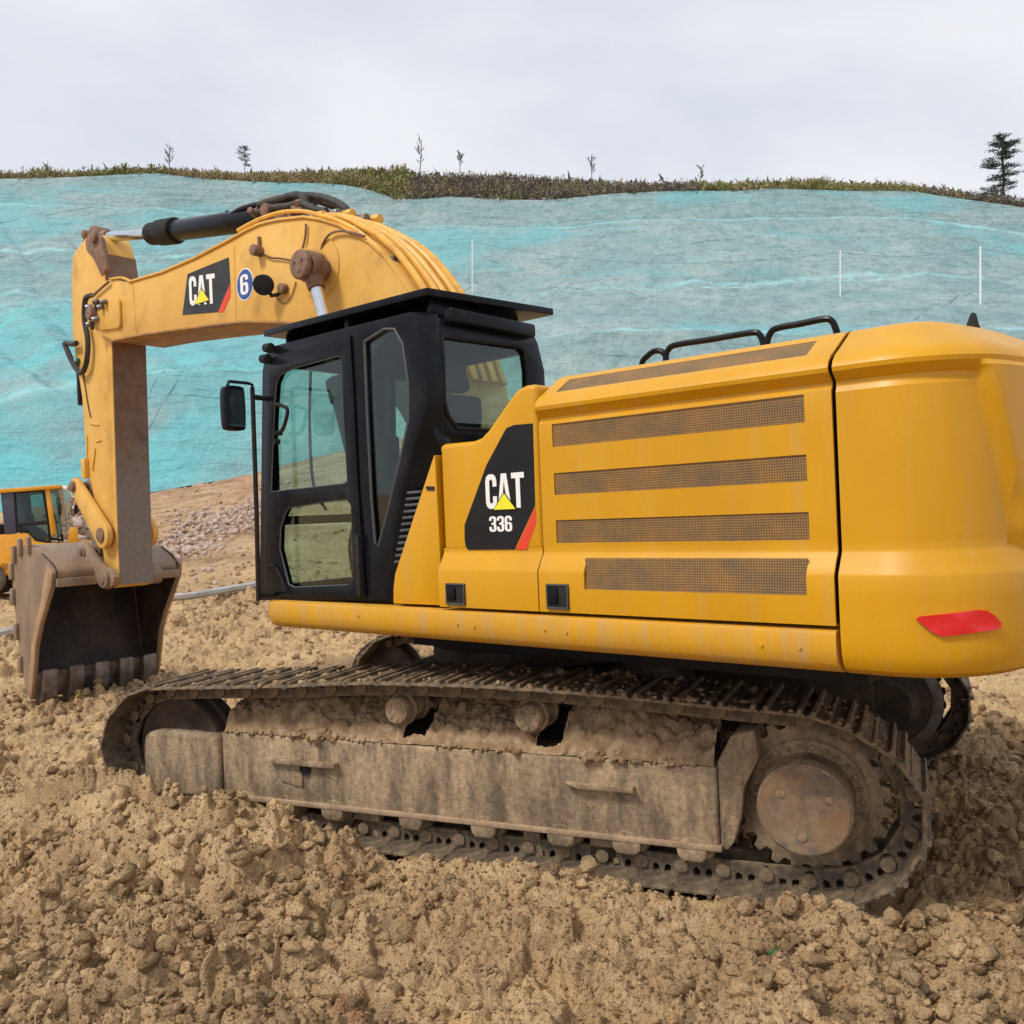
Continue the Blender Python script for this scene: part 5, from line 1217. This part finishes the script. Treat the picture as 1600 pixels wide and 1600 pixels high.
# white survey poles and the cable between them
def at(u, v, Y): return Vector(((u-800)/FPX*Y, Y, CAM_H+(800-v)/FPX*Y))
pm = mat('white_pole_paint', (.80,.82,.82), rough=.5)
PT = []
for u, v0, v1, lab in ((738,378,462,'thin white pole on the slope just right of the boom'),(1313,394,466,'faint thin white pole above the hood handrails'),(1532,388,480,'brightest white pole, at the right above the counterweight')):
    Y = 66.5; A = (u-800)/FPX*YC
    s = min(np.linspace(.2,.8,200), key=lambda s_: abs((800-(hp_(A,s_,0).z-CAM_H)/hp_(A,s_,0).y*FPX)-v1)); f = hp_(A, s, -.3)
    a = at(u, v0, f.y); r = .045 if u < 1400 else .06
    g = G(); g.cyl((0,0,0),(a.x-f.x,0,a.z-f.z), r, n=8); g.cyl((a.x-f.x,0,a.z-f.z),(a.x-f.x,0,a.z-f.z+.12), r*1.3, r*.6, n=8)
    o = g.build('white_pole', pm, None); o.location = f; tag(o, lab, 'pole', 'white poles on the netted slope'); PT.append(a)
def sag(a, b, d, k=16): return [a.lerp(b, t)-Vector((0,0,d*4*t*(1-t))) for t in [i/k for i in range(k+1)]]
g = G(); g.tube(sag(at(420,392,72), PT[0], .3)+sag(PT[0], PT[1], 1.2)+sag(PT[1], PT[2], .4)+sag(PT[2],at(1800,400,66),.5), .012, 4)
tag(g.build('cable', mat('wire', (.12,.2,.2), rough=.7), None), 'thin sagging wire strung between the white poles', 'cable')
# ------------------------------------------------------------------ rubble, pipe
pink = mat('pale_rubble_stone', (.46,.34,.26), (.33,.225,.16), scale=3, rough=.9, dirt=(.62,.50,.42), dscale=4, damt=.6)
def rub_area(rs, n):
    u = rs.uniform(225,480,n); v = 838-(u-225)*.26+rs.normal(0,7,n); Y = np.full(n,26.)
    for _ in range(30):
        X_ = (u-800)/FPX*Y; zt = ground(X_,Y,False); Y = Y+.4*np.clip((zt-(CAM_H+(800-v)/FPX*Y))*-6,-2,2)*1.0
    return (u-800)/FPX*Y, np.clip(Y,18,42)
def rub_left(rs, n):
    Y = rs.uniform(24,31,n); return -Y*(800-rs.uniform(92,140,n))/FPX, Y
# rows placed by distance
def row(rs, n):
    t = rs.uniform(0,1,n); Y = 25+10*t+rs.normal(0,1.9,n)*(rs.rand(n)<.45)+rs.normal(0,.6,n); X_ = -Y*(800-(232+200*t))/FPX; return X_+rs.normal(0,.5,n), Y
clodfield('stone_rubble', 2600, 20, 40, .04, .20, 1, 12, pink, 1.6, label='strip of pale broken stones beyond the bucket', area=row)
def pilea(rs, n):
    Y = rs.uniform(25,27,n); return -Y*(800-rs.uniform(98,142,n))/FPX, Y
def stonepile():
    rs = random.Random(5); g = G()
    for k in range(260):
        Y = 25+rs.gauss(0,.8); u = 122+rs.gauss(0,15); h = max(0,1.9*(1-((u-122)/40)**2-((Y-25)/2.2)**2))*rs.random()
        x = (u-800)/FPX*Y; z = float(ground(np.array([x]),np.array([Y]),False)[0]); lump(g, (x,Y,z+h*1.05), rs.uniform(.08,.22), rs, 1, .9)
    tag(g.build('stone_pile', pink, None), 'pale pink stone pile between the wheel loader and the stick', kind='stuff')
stonepile()
pv = mat('white_hose_plastic', (.48,.47,.45), (.36,.34,.31), scale=3, rough=.6, dirt=(.35,.27,.18), dscale=3, damt=.6)
def gpt(u, v):
    Y = 10.
    for _ in range(400):
        x = (u-800)/FPX*Y; z = float(ground(np.array([x]),np.array([Y]),False)[0]); e = CAM_H+(800-v)/FPX*Y-z
        Y += e*1.2
        if abs(e) < .004: break
    return Vector((x,Y,z+.13))
g = G(); g.tube([gpt(*q) for q in ((-60,1012),(0,1002),(30,994),(120,970),(200,955),(262,944),(300,940),(345,932),(375,927),(402,922),(440,915))], .085, 8, smooth=5)
tag(g.build('drain_pipe', pv, None), 'dirty white pipe lying on the soil behind the bucket', 'pipe')
# ------------------------------------------------------------------ WHEEL LOADER
LY = 20.6; LX = (62-800)/FPX*LY; LZ = float(ground(np.array([LX]),np.array([LY]),False)[0])
LO = empty('wheel_loader'); LO.location = (LX,LY,LZ-.02); LO.rotation_euler = (0,0,math.radians(14)); tag(LO, 'small orange yellow wheel loader parked far left behind the bucket', 'wheel loader')
oy = mat('loader_orange', (.83,.36,.01), (.76,.33,.012), scale=3, rough=.4, coat=.2); gp = mat('loader_grey_pillar', (.07,.07,.10), rough=.5); tyre = mat('dusty_tyre', (.10,.085,.07), (.20,.16,.12), scale=3, rough=.9)
lg = glassmat('loader_glass', (.62,.74,.70))
px = 1/FPX*LY
def lz(v): return CAM_H+(800-v)*px-LZ
def lx(u): return (u-62)*px
cx0, cx1 = lx(20), lx(97)
W = .62
def lb(name, m, pts, y0, y1, par=LO, bevel=.015, holes=()): return G().prism(pts, y0, y1, holes=holes).build(name, m, par, bevel=bevel)
body = lb('body', oy, [(lx(8),lz(833)),(lx(55),lz(831)),(lx(66),lz(843)),(lx(80),lz(846)),(lx(100),lz(846)),(lx(100),lz(872)),(lx(60),lz(880)),(lx(-2),lz(893)),(lx(14),lz(878))], -W, W)
lb('engine_cover', mat('loader_black', (.02,.02,.022), (.06,.04,.035), scale=4, rough=.7), [(lx(-80),lz(812)),(lx(16),lz(818)),(lx(16),lz(880)),(lx(-80),lz(880))], -W+.08, W-.08)
lb('rear_chassis', oy, [(lx(-85),lz(880)),(lx(14),lz(879)),(lx(14),lz(893)),(lx(-85),lz(900))], -W, W)
roof = lb('roof', oy, [(lx(8),lz(765)),(lx(100),lz(757)),(lx(102),lz(760.5)),(lx(98),lz(763)),(lx(12),lz(771))], -W-.05, W+.05)
for s in (-1,1):
    y = s*(W-.04)
    lb('rear_pillar', gp, [(lx(18),lz(770)),(lx(36),lz(768)),(lx(40),lz(831)),(lx(24),lz(833))], y-.04, y+.04)
    lb('front_pillar', oy, [(lx(79),lz(764)),(lx(86),lz(763)),(lx(95),lz(831)),(lx(88),lz(835))], y-.04, y+.04)
    f = lb('door_frame', blkm, [(lx(36),lz(769)),(lx(79),lz(765)),(lx(88),lz(846)),(lx(66),lz(843)),(lx(56),lz(829)),(lx(40),lz(830))], y-.03, y+.03, holes=[[(lx(38.5),lz(771)),(lx(75),lz(768)),(lx(81),lz(811)),(lx(42),lz(816))],[(lx(46),lz(820)),(lx(82),lz(817)),(lx(84),lz(842)),(lx(68),lz(839)),(lx(56),lz(826))]])
    lb('window', lg, [(lx(38),lz(770)),(lx(76),lz(767)),(lx(85),lz(843)),(lx(67),lz(841)),(lx(56),lz(827)),(lx(42),lz(825))], y-.004, y+.004, bevel=0)
lb('windshield', lg, [(lx(87),lz(764)),(lx(98),lz(764)),(lx(103),lz(830)),(lx(95),lz(833))], -W+.06, W-.06, bevel=.0)
lb('hood_lamp', oy, [(lx(112),lz(822)),(lx(122),lz(822)),(lx(124),lz(846)),(lx(110),lz(846))], -.55, -.35)
lb('front_frame', oy, [(lx(95),lz(846)),(lx(150),lz(850)),(lx(170),lz(900)),(lx(100),lz(900))], -.35, .35)
lb('lift_arm', oy, [(lx(110),lz(845)),(lx(135),lz(842)),(lx(200),lz(915)),(lx(190),lz(925))], -.45, -.30); lb('lift_arm', oy, [(lx(110),lz(845)),(lx(135),lz(842)),(lx(200),lz(915)),(lx(190),lz(925))], .30, .45)
lb('loader_bucket', steel, [(lx(185),lz(880)),(lx(225),lz(900)),(lx(240),lz(940)),(lx(195),lz(945)),(lx(182),lz(915))], -.95, .95)
lb('driver_seat', blkm, [(lx(45),lz(846)),(lx(45),lz(800)),(lx(50),lz(800)),(lx(54),lz(828)),(lx(68),lz(830)),(lx(68),lz(846))], -.22, .22, bevel=.04)
G().tube([(lx(10),-W-.05,lz(771)),(lx(-12),-W-.2,lz(775))], .02, 6).build('roof_stay', blkm, LO)
for s in (-1,1):
    mr_ = G(); mr_.tube([(lx(97),s*W,lz(775)),(lx(103),s*(W+.18),lz(778)),(lx(103),s*(W+.2),lz(790))], .014, 6).build('mirror_arm', blkm, LO)
    G().box(lx(101),lx(105),s*(W+.2)-.07,s*(W+.2)+.07,lz(802),lz(787)).build('mirror', blkm, LO, bevel=.01)
    G().cyl((lx(101),s*.4,lz(762)),(lx(107),s*.4,lz(763)),.06,n=12).build('work_lamp', white, LO, bevel=.01)
    G().tube([(lx(98),s*(W+.03),lz(870)),(lx(99),s*(W+.06),lz(835)),(lx(93),s*(W+.04),lz(800))], .014, 6, smooth=4).build('grab_rail', blkm, LO)
G().tube([(lx(-30),.2,lz(815)),(lx(-30),.2,lz(790)),(lx(-34),.2,lz(785))], .045, 8).build('exhaust_pipe', blkm, LO)
G().prism([(lx(14),lz(893)),(lx(20),lz(875)),(lx(55),lz(880)),(lx(60),lz(925)),(lx(40),lz(925)),(lx(38),lz(895))], -W, W).build('step_panel', oy, LO, bevel=.01)
wz = lz(921); wr = .42
for s in (-1,1):
    for wx in (lx(-4),lx(150)):
        wl = G().lathe([(.16,0),(.30,.02),(wr-.03,.03),(wr,.07),(wr,.25),(wr-.03,.29),(.30,.30),(.16,.28)], (wx,s*(W+.18),wr-.02), (0,-s,0), 32).build('wheel', tyre, LO, ang=50)
        G().lathe([(.01,.05),(.06,.03),(.08,.05),(.16,.08),(.24,.02),(.25,.02),(.25,.10)], (wx,s*(W+.18),wr-.02), (0,-s,0), 24).build('rim', rust if False else mat('rim_paint%d'%len(MATS), (.40,.20,.13), rough=.7), wl, ang=40)
# one green leaf sprig and a few pale stones lying in front
lf = mat('leaf_green', (.05,.16,.05), (.03,.10,.03), scale=20, rough=.6)
g = G()
p0 = gpt(1205,1505); 
for k in range(4):
    a = .5+.35*k; q = p0+Vector((.02*k-.03,0,-.10)); d = Vector((math.cos(a)*.06,.02,.02)); w_ = Vector((-.2,1,.3)).normalized()*.008
    g.faces([q, q+d*.5+w_, q+d, q+d*.5-w_], [(0,1,2,3)])
tag(g.build('leaf_sprig', lf, None, smooth=False), 'tiny green leaf sprig lying on the soil in front of the sprocket', 'leaf')
bpy.context.view_layer.update()
